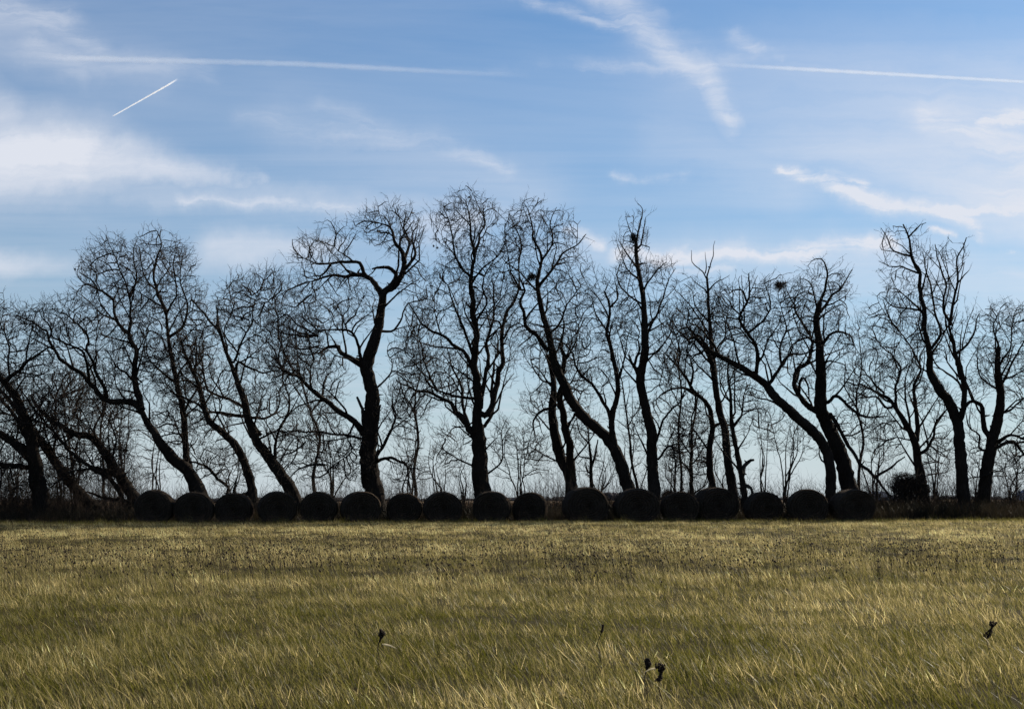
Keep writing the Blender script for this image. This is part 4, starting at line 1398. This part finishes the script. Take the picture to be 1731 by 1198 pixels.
def scatter(name, pts, rot, scl, tint, idx, meshes, base_mat):
    """one object of points, each carrying an instance of one of the meshes (geometry nodes)"""
    me = bpy.data.meshes.new(name)
    me.vertices.add(len(pts))
    me.vertices.foreach_set('co', np.asarray(pts, dtype=np.float32).ravel())
    for nm, typ, vals, key in (('spin', 'FLOAT_VECTOR', rot, 'vector'), ('size', 'FLOAT_VECTOR', scl, 'vector'), ('patch_tint', 'FLOAT', tint, 'value'), ('pick', 'INT', idx, 'value')):
        a = me.attributes.new(nm, typ, 'POINT')
        a.data.foreach_set(key, np.asarray(vals, dtype=np.int32 if typ == 'INT' else np.float32).ravel())
    me.materials.append(base_mat)
    o = bpy.data.objects.new(name, me)
    C.objects.link(o)
    col = bpy.data.collections.new(name + '_tufts')
    for i, m_ in enumerate(meshes):
        ob = bpy.data.objects.new('%s_%02d' % (m_.name, i), m_)
        col.objects.link(ob)
    ng = bpy.data.node_groups.new(name + '_scatter', 'GeometryNodeTree')
    ng.interface.new_socket('Geometry', in_out='INPUT', socket_type='NodeSocketGeometry')
    ng.interface.new_socket('Geometry', in_out='OUTPUT', socket_type='NodeSocketGeometry')
    gi = ng.nodes.new('NodeGroupInput')
    go = ng.nodes.new('NodeGroupOutput')
    m2p = ng.nodes.new('GeometryNodeMeshToPoints')
    iop = ng.nodes.new('GeometryNodeInstanceOnPoints')
    ci = ng.nodes.new('GeometryNodeCollectionInfo')
    ci.inputs['Collection'].default_value = col
    ci.inputs['Separate Children'].default_value = True
    ci.inputs['Reset Children'].default_value = True
    iop.inputs['Pick Instance'].default_value = True

    def named(nm, typ):
        nd = ng.nodes.new('GeometryNodeInputNamedAttribute')
        nd.data_type = typ
        nd.inputs['Name'].default_value = nm
        return nd.outputs['Attribute']
    lk = ng.links.new
    lk(gi.outputs[0], m2p.inputs['Mesh'])
    lk(m2p.outputs[0], iop.inputs['Points'])
    lk(ci.outputs[0], iop.inputs['Instance'])
    lk(named('pick', 'INT'), iop.inputs['Instance Index'])
    e2r = ng.nodes.new('FunctionNodeEulerToRotation')
    lk(named('spin', 'FLOAT_VECTOR'), e2r.inputs[0])
    lk(e2r.outputs[0], iop.inputs['Rotation'])
    lk(named('size', 'FLOAT_VECTOR'), iop.inputs['Scale'])
    lk(iop.outputs[0], go.inputs[0])
    md = o.modifiers.new('scatter', 'NODES')
    md.node_group = ng
    o['kind'] = 'stuff'
    return o


_NG = np.random.default_rng(5).random((4, 256, 256))


def vnoise(x, y, layer=0):
    xi, yi = np.floor(x).astype(int), np.floor(y).astype(int)
    fx, fy = x - xi, y - yi
    fx, fy = fx * fx * (3 - 2 * fx), fy * fy * (3 - 2 * fy)
    g = _NG[layer]
    a, b = g[xi % 256, yi % 256], g[(xi + 1) % 256, yi % 256]
    c, d = g[xi % 256, (yi + 1) % 256], g[(xi + 1) % 256, (yi + 1) % 256]
    return (a * (1 - fx) + b * fx) * (1 - fy) + (c * (1 - fx) + d * fx) * fy


def patch(x, y):
    """variation of the sward, 0..1: drifts, tussocks and single clumps"""
    v_ = .34 * vnoise(x * .22, y * .30, 0) + .30 * vnoise(x * .8 + 3, y * .95, 1) + .36 * vnoise(x * 2.1, y * 2.4, 2)
    return np.clip((v_ - .5) * 1.5 + .5, 0, 1)


def build_grass():
    X, Y = [], []
    for y0, y1, dn in ((4.0, 12, 44), (12, 22, 28), (22, 36, 14), (36, 58.2, 9)):
        w0 = y1 * .38 + 3.5
        n = int((y1 - y0) * 2 * w0 * dn)
        X.append(RNG.uniform(-w0, w0, n))
        Y.append(RNG.uniform(y0, y1, n))
    X = np.concatenate(X)
    Y = np.concatenate(Y)
    p = patch(X, Y)
    keep = RNG.random(len(X)) < (.55 + .6 * p)
    X, Y, p = X[keep], Y[keep], p[keep]
    n = len(X)
    P = np.stack([X, Y, gz_np(X, Y) - .01], 1)
    rot = np.stack([RNG.normal(0, .07, n), RNG.normal(-.05, .08, n), RNG.normal(0, .5, n)], 1)
    s = RNG.uniform(.70, 1.2, n) * (.80 + .36 * p)
    rag = RNG.random(n) < .06
    s[rag] *= 1.3
    s = s * (1 + (0.25 + 1.1 * RNG.random(n) ** 4) * np.clip((Y - 53.0) / 2, 0, 1))
    scl = np.stack([RNG.uniform(.9, 1.15, n), RNG.uniform(.9, 1.15, n), s], 1)
    tint = np.clip(.22 + .46 * p + RNG.normal(0, .18, n), 0, 1)
    tint = tint + .16 * np.clip((Y - 18) / 14, 0, 1) - (.22 * (1 - p)) * np.clip((16 - Y) / 6, 0, 1)
    # taller strip right before the bales, their shade painted in as greener tint
    g = np.clip((Y - 52.5) / 3, 0, 1)
    tint = tint * (1 - .65 * g)
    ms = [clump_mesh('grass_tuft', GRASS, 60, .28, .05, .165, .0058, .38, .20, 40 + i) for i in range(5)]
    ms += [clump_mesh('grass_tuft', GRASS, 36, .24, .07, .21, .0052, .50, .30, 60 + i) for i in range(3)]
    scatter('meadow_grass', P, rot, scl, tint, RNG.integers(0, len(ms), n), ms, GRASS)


build_grass()


def build_dry_verge():
    """rank brown weeds round the feet of the trees and behind the bales"""
    n = 5200
    X = RNG.uniform(-30, 30, n)
    Y = RNG.uniform(58.3, 70, n)
    P = np.stack([X, Y, gz_np(X, Y) - .01], 1)
    right = np.clip((X - 14) / 2, 0, 1)
    s = RNG.uniform(.7, 1.25, n) * (1 + .35 * right)
    rot = np.stack([RNG.normal(0, .1, n), RNG.normal(0, .1, n), RNG.uniform(0, 6.28, n)], 1)
    scl = np.stack([np.full(n, 1.1), np.full(n, 1.1), s], 1)
    ms = [clump_mesh('weed_tuft', DRYGRASS, 60, .38, .35, .85, .010, .25, .35, 80 + i) for i in range(4)]
    scatter('dry_weeds', P, rot, scl, RNG.uniform(.2, .9, n), RNG.integers(0, 4, n), ms, DRYGRASS)


build_dry_verge()


def build_corn():
    """the brown crop in the sun beyond the hedgerow"""
    n = 9000
    t = RNG.random(n) ** 1.7
    Y = 84 + t * 170
    X = RNG.uniform(-1, 1, n) * (Y * .42 + 4)
    P = np.stack([X, Y, np.zeros(n)], 1)
    rot = np.stack([RNG.normal(0, .1, n), RNG.normal(0, .1, n), RNG.uniform(0, 6.28, n)], 1)
    scl = np.stack([np.full(n, 1.6), np.full(n, 1.6), RNG.uniform(.8, 1.15, n)], 1)
    ms = [clump_mesh('corn_tuft', CORN, 30, .5, .6, 1.05, .05, .15, .3, 90 + i) for i in range(3)]
    scatter('dry_crop', P, rot, scl, RNG.uniform(.1, 1, n), RNG.integers(0, 3, n), ms, CORN)


build_corn()


def build_seed_heads():
    """the thousands of small dark seed heads standing in the far half of the meadow"""
    n = 22000
    u = RNG.random(n)
    Y = np.where(u < .5, RNG.normal(25, 5.0, n), RNG.uniform(17, 55, n))
    X = RNG.uniform(-1, 1, n) * (Y * .38 + 3)
    c = (np.sin(X * 1.1 + .7 * np.sin(Y * .9)) + np.sin(Y * 1.3 + X * .4) + np.sin(X * 2.7 - Y * .7)) / 3
    left = np.clip((-X / (Y * .37) + .1), 0, 1)
    keep = (RNG.random(n) < (.26 + .45 * np.clip(c + .25, 0, 1) + .25 * left * (Y > 30))) & (Y > 16) & (Y < 56)
    X, Y = X[keep], Y[keep]
    n = len(X)
    h = RNG.uniform(.26, .44, n)
    B = np.stack([X, Y, gz_np(X, Y)], 1)
    tip = B + np.stack([RNG.normal(-.06, .06, n), RNG.normal(0, .05, n), h], 1)
    s = Soup()
    s.twigs(B, (B + tip) / 2, tip, np.full(n, .0022), np.full(n, .0018))
    # head: a little double pyramid, taller than wide
    r = RNG.uniform(.006, .014, n)
    hh = r * RNG.uniform(1.0, 1.7, n)
    vs = np.empty((n, 6, 3))
    for j in range(4):
        a = j * math.pi / 2
        vs[:, j] = tip + np.stack([r * math.cos(a), r * math.sin(a), RNG.normal(0, .003, n)], 1)
    vs[:, 4] = tip + np.stack([0 * r, 0 * r, hh], 1)
    vs[:, 5] = tip - np.stack([0 * r, 0 * r, hh], 1)
    pat = np.array([0, 1, 4, 1, 2, 4, 2, 3, 4, 3, 0, 4, 1, 0, 5, 2, 1, 5, 3, 2, 5, 0, 3, 5])
    s.add(vs.reshape(-1, 3), (np.arange(n)[:, None] * 6 + pat[None]).reshape(-1), np.full(n * 8, 3))
    o = s.build('seed_heads', SEED, None, False)
    o['kind'] = 'stuff'


build_seed_heads()


# a few single weeds close by
def dock_weed(x, ytop, D, hpx, label, seed, hook=0.0):
    rg = np.random.default_rng(seed)
    k = px_m(D)
    c = at(x, ytop, D)
    g = gz(c.x, D)
    root = empty('dried_weed', (c.x, D, g))
    tag(root, label, 'weed', 'dark dried weeds in the near grass')
    top = c.z - g
    n = 9
    t = np.linspace(0, 1, n)
    hx = hook * k * np.clip(t - .55, 0, 1) ** 1.3 * 2.2
    P = np.stack([hx + .01 * np.sin(t * 9), .008 * np.cos(t * 7), top * (t - .10 * abs(hook) / 20 * np.clip(t - .75, 0, 1) * 4)], 1)
    s = Soup()
    s.tube(P, np.linspace(.0035, .002, n), 6)
    s.build('stem', SEED, root)
    # crinkled dark seed clusters up the stem
    h = hpx * k * .8
    z0 = top - h
    s = Soup()
    m_ = 150
    z = z0 + rg.random(m_) * h
    tt = z / top
    cxp = np.interp(tt, t, P[:, 0])
    cyp = np.interp(tt, t, P[:, 1])
    cl = (np.sin(z * 75 + seed) * .5 + .5) ** 1.2
    spread = (.08 + .42 * cl) * h * .62
    a = rg.uniform(0, 6.28, m_)
    q = np.sqrt(rg.random(m_)) * spread
    ctr = np.stack([cxp + q * np.cos(a), cyp + q * np.sin(a), z], 1)
    r = rg.uniform(.0035, .0075, m_)
    vs = np.empty((m_, 6, 3))
    for j in range(4):
        b = j * math.pi / 2
        vs[:, j] = ctr + np.stack([r * math.cos(b), r * math.sin(b), rg.normal(0, .002, m_)], 1)
    vs[:, 4] = ctr + np.stack([0 * r, 0 * r, r * 1.3], 1)
    vs[:, 5] = ctr - np.stack([0 * r, 0 * r, r * 1.3], 1)
    pat = np.array([0, 1, 4, 1, 2, 4, 2, 3, 4, 3, 0, 4, 1, 0, 5, 2, 1, 5, 3, 2, 5, 0, 3, 5])
    s.add(vs.reshape(-1, 3), (np.arange(m_)[:, None] * 6 + pat[None]).reshape(-1), np.full(m_ * 8, 3))
    s.build('seed_cluster', SEED, root, False)


dock_weed(1668, 1050, 10.3, 34, "tallest dark dried weed, its head bent over to the right, near the right edge", 1, 15)
dock_weed(641, 1064, 9.8, 24, "dark dried weed with a ragged head left of the middle of the meadow", 2, 3)
dock_weed(1116, 1121, 7.8, 36, "upright dark dried weed, nearest to the bottom of the meadow", 3, -3)
dock_weed(1091, 1113, 8.1, 22, "smaller dark dried weed just left of the nearest upright one", 4, 3)
dock_weed(1012, 1056, 10.0, 14, "small faint dried weed right of the middle of the meadow", 5, 8)


def broad_blade(x0, y0, x1, y1, D, label, w=.011):
    """a single bleached leaf lying across the grass"""
    k = px_m(D)
    a = at(x0, y0, D)
    b = at(x1, y1, D)
    root_ = np.array(a)
    n = 8
    vs, fs = [], []
    for i in range(n + 1):
        t = i / n
        p = a.lerp(b, t)
        sag = math.sin(t * math.pi) * .006
        hw = w * .5 * math.sin(min(1, t * 3 + .25) * math.pi / 2) * (1 - t ** 3 * .9)
        vs += [(p.x - root_[0], -.003, p.z + sag - hw - root_[2]), (p.x - root_[0], .004, p.z + sag - root_[2]), (p.x - root_[0], -.003, p.z + sag + hw - root_[2])]
    for i in range(n):
        for j in (0, 1):
            q = i * 3 + j
            fs.append((q, q + 3, q + 4, q + 1))
    m_, N = mat('bleached_leaf')
    f = N.noise(N.n('ShaderNodeTexCoord').outputs['Object'], 60, 3, .6).outputs['Fac']
    c = N.ramp(f, [(.3, (.42, .36, .24)), (.7, (.60, .53, .38))])
    p = principled(N, c, .55, f, .001, .5, .4)
    tr = N.n('ShaderNodeBsdfTranslucent')
    N.put(tr.inputs[0], c)
    mx = N.n('ShaderNodeMixShader')
    mx.inputs[0].default_value = .4
    N.t.links.new(p, mx.inputs[1])
    N.t.links.new(tr.outputs[0], mx.inputs[2])
    finish(m_, N, mx.outputs[0])
    o = mesh_obj('grass_leaf', vs, fs, m_, None, True)
    o.location = a
    tag(o, label, 'leaf', 'bleached leaves lying across the grass')


broad_blade(646, 1088, 671, 1096, 8.3, "short pale bleached leaf under the ragged dried weed")
broad_blade(1108, 1129, 1089, 1136, 7.7, "curved pale bleached leaf left of the nearest upright weed", .010)
broad_blade(554, 1108, 562, 1140, 7.6, "long upright pale leaf at the left of the near meadow", .006)
broad_blade(1662, 1076, 1674, 1090, 8.6, "short pale leaf crossing the stem of the tallest bent weed", .006)


# ------------------------------------------------------------------ the dark round bush
def round_bush():
    D = 62.4
    k = px_m(D)
    c = at(1530, 842, D)
    root = empty('round_bush', (c.x, D, gz(c.x, D)))
    tag(root, "dark dense round bush leaning on the thick tree near the right", 'bush')
    s = Soup()
    for i in range(16):
        a = random.uniform(0, 6.28)
        r = random.uniform(.2, .9)
        tip = np.array([r * math.cos(a) + .1, r * math.sin(a) * .8, random.uniform(.9, 1.9)])
        s.tube(smooth_path([(*(tip * [.15, .15, 0]), .02), (*(tip * [.6, .6, .6]), .014), (*tip, .007)], .15, 1), np.linspace(.02, .006, 16)[:len(smooth_path([(0, 0, 0, .02), (0, 0, 1, .01)], .15))] if False else None, 4) if False else None
        S = smooth_path([(*(tip * [.15, .15, 0]), .02), (*(tip * [.6, .6, .6]), .014), (*tip, .007)], .15, 1)
        s.tube(S[:, :3], S[:, 3], 4)
    s.build('stems', TWIG, root)
    n = 12000
    d = RNG.normal(size=(n, 3))
    d /= np.linalg.norm(d, axis=1)[:, None]
    r = RNG.random(n) ** .45
    lump = 1 + .13 * np.sin(d[:, 0] * 5 + 1) * np.sin(d[:, 2] * 6) + .08 * np.sin(d[:, 1] * 9)
    Pn = d * (r * lump)[:, None] * np.array([.88, .65, .62]) + np.array([.20, 0, 1.40])
    lo = RNG.random(n) < .18
    Pn[lo] = np.stack([RNG.uniform(-.75, .8, lo.sum()), RNG.uniform(-.5, .5, lo.sum()), RNG.uniform(.1, 1.0, lo.sum())], 1)
    a1 = RNG.normal(size=(n, 3))
    a1 /= np.linalg.norm(a1, axis=1)[:, None]
    a2 = np.cross(a1, RNG.normal(size=(n, 3)))
    a2 /= np.linalg.norm(a2, axis=1)[:, None]
    L = RNG.uniform(.02, .05, n)[:, None]
    vs = np.stack([Pn - a1 * L, Pn + a2 * L * .5, Pn + a1 * L, Pn - a2 * L * .5], 1).reshape(-1, 3)
    o = mesh_obj('leaves', vs, (np.arange(n * 4), np.full(n, 4)), SEED, root)
    o['kind'] = 'stuff'


round_bush()


# ------------------------------------------------------------------ underbrush: a tangle of stems nobody could count
def underbrush():
    s = Soup()
    # x range in photo pixels, number, height range, lean
    for x0, x1, n, h0, h1, ln in ((-70, 250, 1900, .6, 2.9, .35), (-70, 120, 450, 1.0, 3.4, .4), (250, 1480, 4200, .5, 1.9, .28), (500, 820, 330, 1.0, 2.9, .2), (900, 1260, 520, 1.0, 3.2, .2), (1440, 1800, 1600, .5, 2.3, .28), (1470, 1800, 240, 1.2, 3.4, .2)):
        xp = RNG.uniform(x0, x1, n)
        Dp = RNG.uniform(60.4, 69, n)
        X = (xp - 865.5) * Dp / FPX
        B = np.stack([X, Dp, gz_np(X, Dp) - .03], 1)
        d = np.stack([RNG.normal(-.06, ln, n), RNG.normal(0, .3, n), np.ones(n)], 1)
        d /= np.linalg.norm(d, axis=1)[:, None]
        s.sprays(B, d, h0 + (h1 - h0) * RNG.random(n) ** 1.8, np.full(n, .0085), .11, 5, .12)
    o = s.build('underbrush', TWIG, None, False)
    o['kind'] = 'stuff'


underbrush()


# ------------------------------------------------------------------ far things
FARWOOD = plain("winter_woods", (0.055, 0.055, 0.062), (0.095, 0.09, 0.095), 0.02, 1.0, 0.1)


def distant_woods():
    s = Soup()
    k = 0
    for D, lo, hi, n, prof in ((1500, -620, 640, 900, 1), (2300, -1100, 1100, 700, 2)):
        X = RNG.uniform(lo, hi, n)
        for x in X:
            y = D + RNG.uniform(-60, 60)
            px_ = 865.5 + x * FPX / D
            if prof == 1:
                amp = 2.2 + 1.6 * math.sin(x * .021) + 1.0 * math.sin(x * .063 + 1)
                if 1018 < px_ < 1052:
                    amp = 8.0
                if amp < 1.6:
                    continue
            else:
                amp = 5.0 + 1.5 * math.sin(x * .013)
            w_ = RNG.uniform(6, 13)
            h = amp * RNG.uniform(.75, 1.15)
            zs = [0, h * .45, h * .8, h]
            rs = [w_ * .5, w_ * .62, w_ * .42, w_ * .05]
            s.tube([(x, y, z) for z in zs], rs, 7, True, .12)
    o = s.build('distant_woods', FARWOOD)
    o['kind'] = 'stuff'


distant_woods()


def mid_trees():
    """grey leafless clump seen low between the tall straight tree and the slender one"""
    for x, w_, top, D, lab in ((1130, 30, 822, 210, "low grey bare tree clump far off above the thirteenth bale"), (1168, 22, 826, 215, "smaller grey bare tree far off left of the tall fourteenth bale")):
        k = px_m(D)
        c = at(x, 842, D)
        root = empty('far_tree', (c.x, D, 0))
        tag(root, lab, 'tree', 'far bare trees beyond the crop')
        H = at(x, top, D).z
        s = Soup()
        s.tube([(0, 0, 0), (.1, 0, H * .35)], [.16, .1], 6)
        s.build('trunk', BARK, root)
        n = 900
        a = RNG.uniform(0, 6.28, n)
        r = np.sqrt(RNG.random(n))
        W2 = w_ * k * .5
        Ti = np.stack([r * np.cos(a) * W2, r * np.sin(a) * W2, H * (.45 + .55 * np.sqrt(1 - r ** 2) * RNG.uniform(.6, 1, n))], 1)
        B = Ti * np.array([.35, .35, .6])
        Mi = (B + Ti) / 2 + RNG.normal(size=(n, 3)) * .12
        s = Soup()
        s.twigs(B, Mi, Ti, np.full(n, .018), np.full(n, .012))
        o = s.build('crown', TWIG, root, False)
        o['kind'] = 'stuff'


mid_trees()
METAL = plain("grey_roof_metal", (0.17, 0.20, 0.26), (0.26, 0.29, 0.35), 0.4, 0.55, 0.01)
WALLP = plain("pale_board", (0.40, 0.42, 0.45), (0.52, 0.53, 0.55), 0.3, 0.8, 0.01)
DOORM = plain("dark_door", (0.05, 0.05, 0.06), (0.09, 0.09, 0.10), 1.0, 0.8, 0.01)


def box(name, c, s, m_, parent):
    x, y, z = c
    a, b, h = s[0] / 2, s[1] / 2, s[2] / 2
    vs = [(x + i * a, y + j * b, z + k * h) for k in (-1, 1) for j in (-1, 1) for i in (-1, 1)]
    fs = [(0, 2, 3, 1), (4, 5, 7, 6), (0, 1, 5, 4), (2, 6, 7, 3), (0, 4, 6, 2), (1, 3, 7, 5)]
    return mesh_obj(name, vs, fs, m_, parent)


def farm_shed(x, D, W_, L_, wall, apex, label):
    c = at(x, 842, D)
    root = empty('farm_shed', (c.x, D, 0))
    tag(root, label, 'shed', 'far farm sheds beyond the crop')
    root.rotation_euler = (0, 0, R(12))
    # gabled body
    a, b = W_ / 2, L_ / 2
    vs = [(-a, -b, 0), (a, -b, 0), (a, -b, wall), (0, -b, apex), (-a, -b, wall), (-a, b, 0), (a, b, 0), (a, b, wall), (0, b, apex), (-a, b, wall)]
    fs = [(0, 1, 2, 3, 4), (9, 8, 7, 6, 5), (0, 4, 9, 5), (1, 6, 7, 2)]
    mesh_obj('wall', vs, fs, WALLP, root)
    for sg in (-1, 1):
        e = .5
        sl = (apex - wall) / a
        p = [(0, -b - e, apex + .06), (sg * (a + e), -b - e, wall - sl * e + .06), (sg * (a + e), b + e, wall - sl * e + .06), (0, b + e, apex + .06)]
        q = [(u_[0], u_[1], u_[2] + .14) for u_ in p]
        mesh_obj('roof_panel', p + q, [(0, 1, 2, 3), (7, 6, 5, 4), (0, 4, 5, 1), (1, 5, 6, 2), (2, 6, 7, 3), (3, 7, 4, 0)], METAL, root)
    box('door', (0, -b - .03, wall * .42), (W_ * .3, .05, wall * .84), DOORM, root)
    for xx in (-W_ * .33, W_ * .33):
        box('window', (xx, -b - .03, wall * .6), (1.1, .05, .9), DOORM, root)


farm_shed(1483, 800, 11, 16, 2.6, 5.0, "far blue-grey gabled shed seen right of the last bale")
farm_shed(1496, 840, 13, 9, 2.2, 3.4, "lower far shed joined to the right of the gabled shed")


def grain_bin():
    D = 500
    c = at(1733, 842, D)
    root = empty('grain_bin', (c.x, D, 0))
    tag(root, "far round metal grain bin with a cone roof at the right edge", 'grain bin')
    s = Soup()
    zs = np.linspace(0, 3.2, 20)
    s.tube(np.stack([0 * zs, 0 * zs, zs], 1), 2.9 + .03 * np.sin(np.arange(20) * math.pi), 28, False)
    s.build('bin_wall', METAL, root)
    s = Soup()
    s.tube([(0, 0, 3.15), (0, 0, 3.22), (0, 0, 4.1), (0, 0, 4.2)], [3.1, 3.1, .5, .45], 28)
    s.build('cone_roof', METAL, root)
    s = Soup()
    s.tube([(0, 0, 4.15), (0, 0, 4.4)], [.35, .35], 12)
    s.build('roof_cap', METAL, root)


grain_bin()


# ------------------------------------------------------------------ contrails, nine kilometres up
def contrail(pts, H, widths, alpha, label, soft):
    """pts in photo pixels, stood at flight height H"""
    W_ = []
    for x, y in pts:
        d = direction(x, y)
        k_ = (H - CAMH) / d.z
        W_.append(Vector((d.x * k_, d.y * k_, H)))
    c = sum(W_, Vector()) / len(W_)
    m_, N = mat('ice_crystals')
    lw = N.n('ShaderNodeLayerWeight')
    lw.inputs[0].default_value = 0.5
    fc = N.m('SUBTRACT', 1.0, lw.outputs['Facing'])
    fc = N.m('POWER', fc, soft)
    tc = N.n('ShaderNodeTexCoord').outputs['Object']
    nz = N.noise(tc, 0.0012, 4, .6).outputs['Fac']
    nz = N.m('MULTIPLY_ADD', nz, 1.1, .4, clamp=True)
    aa = N.n('ShaderNodeAttribute', attribute_name='fade').outputs['Fac']
    al = N.m('MULTIPLY', N.m('MULTIPLY', N.m('MULTIPLY', fc, nz), aa), alpha, clamp=True)
    df = N.n('ShaderNodeBsdfDiffuse')
    df.inputs[0].default_value = (.9, .9, .9, 1)
    tr = N.n('ShaderNodeBsdfTranslucent')
    tr.inputs[0].default_value = (.9, .9, .9, 1)
    ad = N.n('ShaderNodeMixShader')
    ad.inputs[0].default_value = .6
    N.t.links.new(df.outputs[0], ad.inputs[1])
    N.t.links.new(tr.outputs[0], ad.inputs[2])
    tp = N.n('ShaderNodeBsdfTransparent')
    mx = N.n('ShaderNodeMixShader')
    N.put(mx.inputs[0], al)
    N.t.links.new(tp.outputs[0], mx.inputs[1])
    N.t.links.new(ad.outputs[0], mx.inputs[2])
    finish(m_, N, mx.outputs[0])
    n = 60
    P, rad, fade = [], [], []
    for i in range(n + 1):
        t = i / n
        f = t * (len(W_) - 1)
        j = min(int(f), len(W_) - 2)
        p = W_[j].lerp(W_[j + 1], f - j) - c
        P.append(tuple(p))
        w_ = widths[0] + (widths[1] - widths[0]) * t
        rad.append(w_ * (1 + .12 * math.sin(i * 1.7) + .08 * math.sin(i * 3.1)))
        fade.append(max(0.0, min(1, t * 10) * min(1, (1 - t) * 3.2)) if len(widths) < 3 else min(1, (1 - t) * widths[2]) * min(1, t * 40))
    s = Soup()
    s.tube(P, rad, 20, False)
    o = s.build('contrail', m_)
    a = o.data.attributes.new('fade', 'FLOAT', 'POINT')
    a.data.foreach_set('value', np.repeat(np.array(fade, dtype=np.float32), 20))
    o.location = c
    tag(o, label, 'contrail', 'contrails crossing the sky')
    return o


contrail([(190, 197), (284, 144), (300, 134)], 9000, (15, 24, 2.2), 1.3, "short bright contrail slanting above the left of the row", 1.2)
contrail([(60, 97), (500, 108), (900, 129)], 9000, (80, 60), .08, "long faint contrail running across the upper left of the sky", 1.6)
contrail([(1740, 139), (1480, 124), (1190, 108)], 9000, (44, 56, 3.0), .20, "long thin contrail crossing the upper right of the sky", 1.5)
tri = sum(sum(len(p.vertices) - 2 for p in o.data.polygons) if False else len(o.data.loops) - 2 * len(o.data.polygons) for o in scn.objects if o.type == 'MESH')
print("TRIANGLES", tri, "OBJECTS", len(scn.objects))
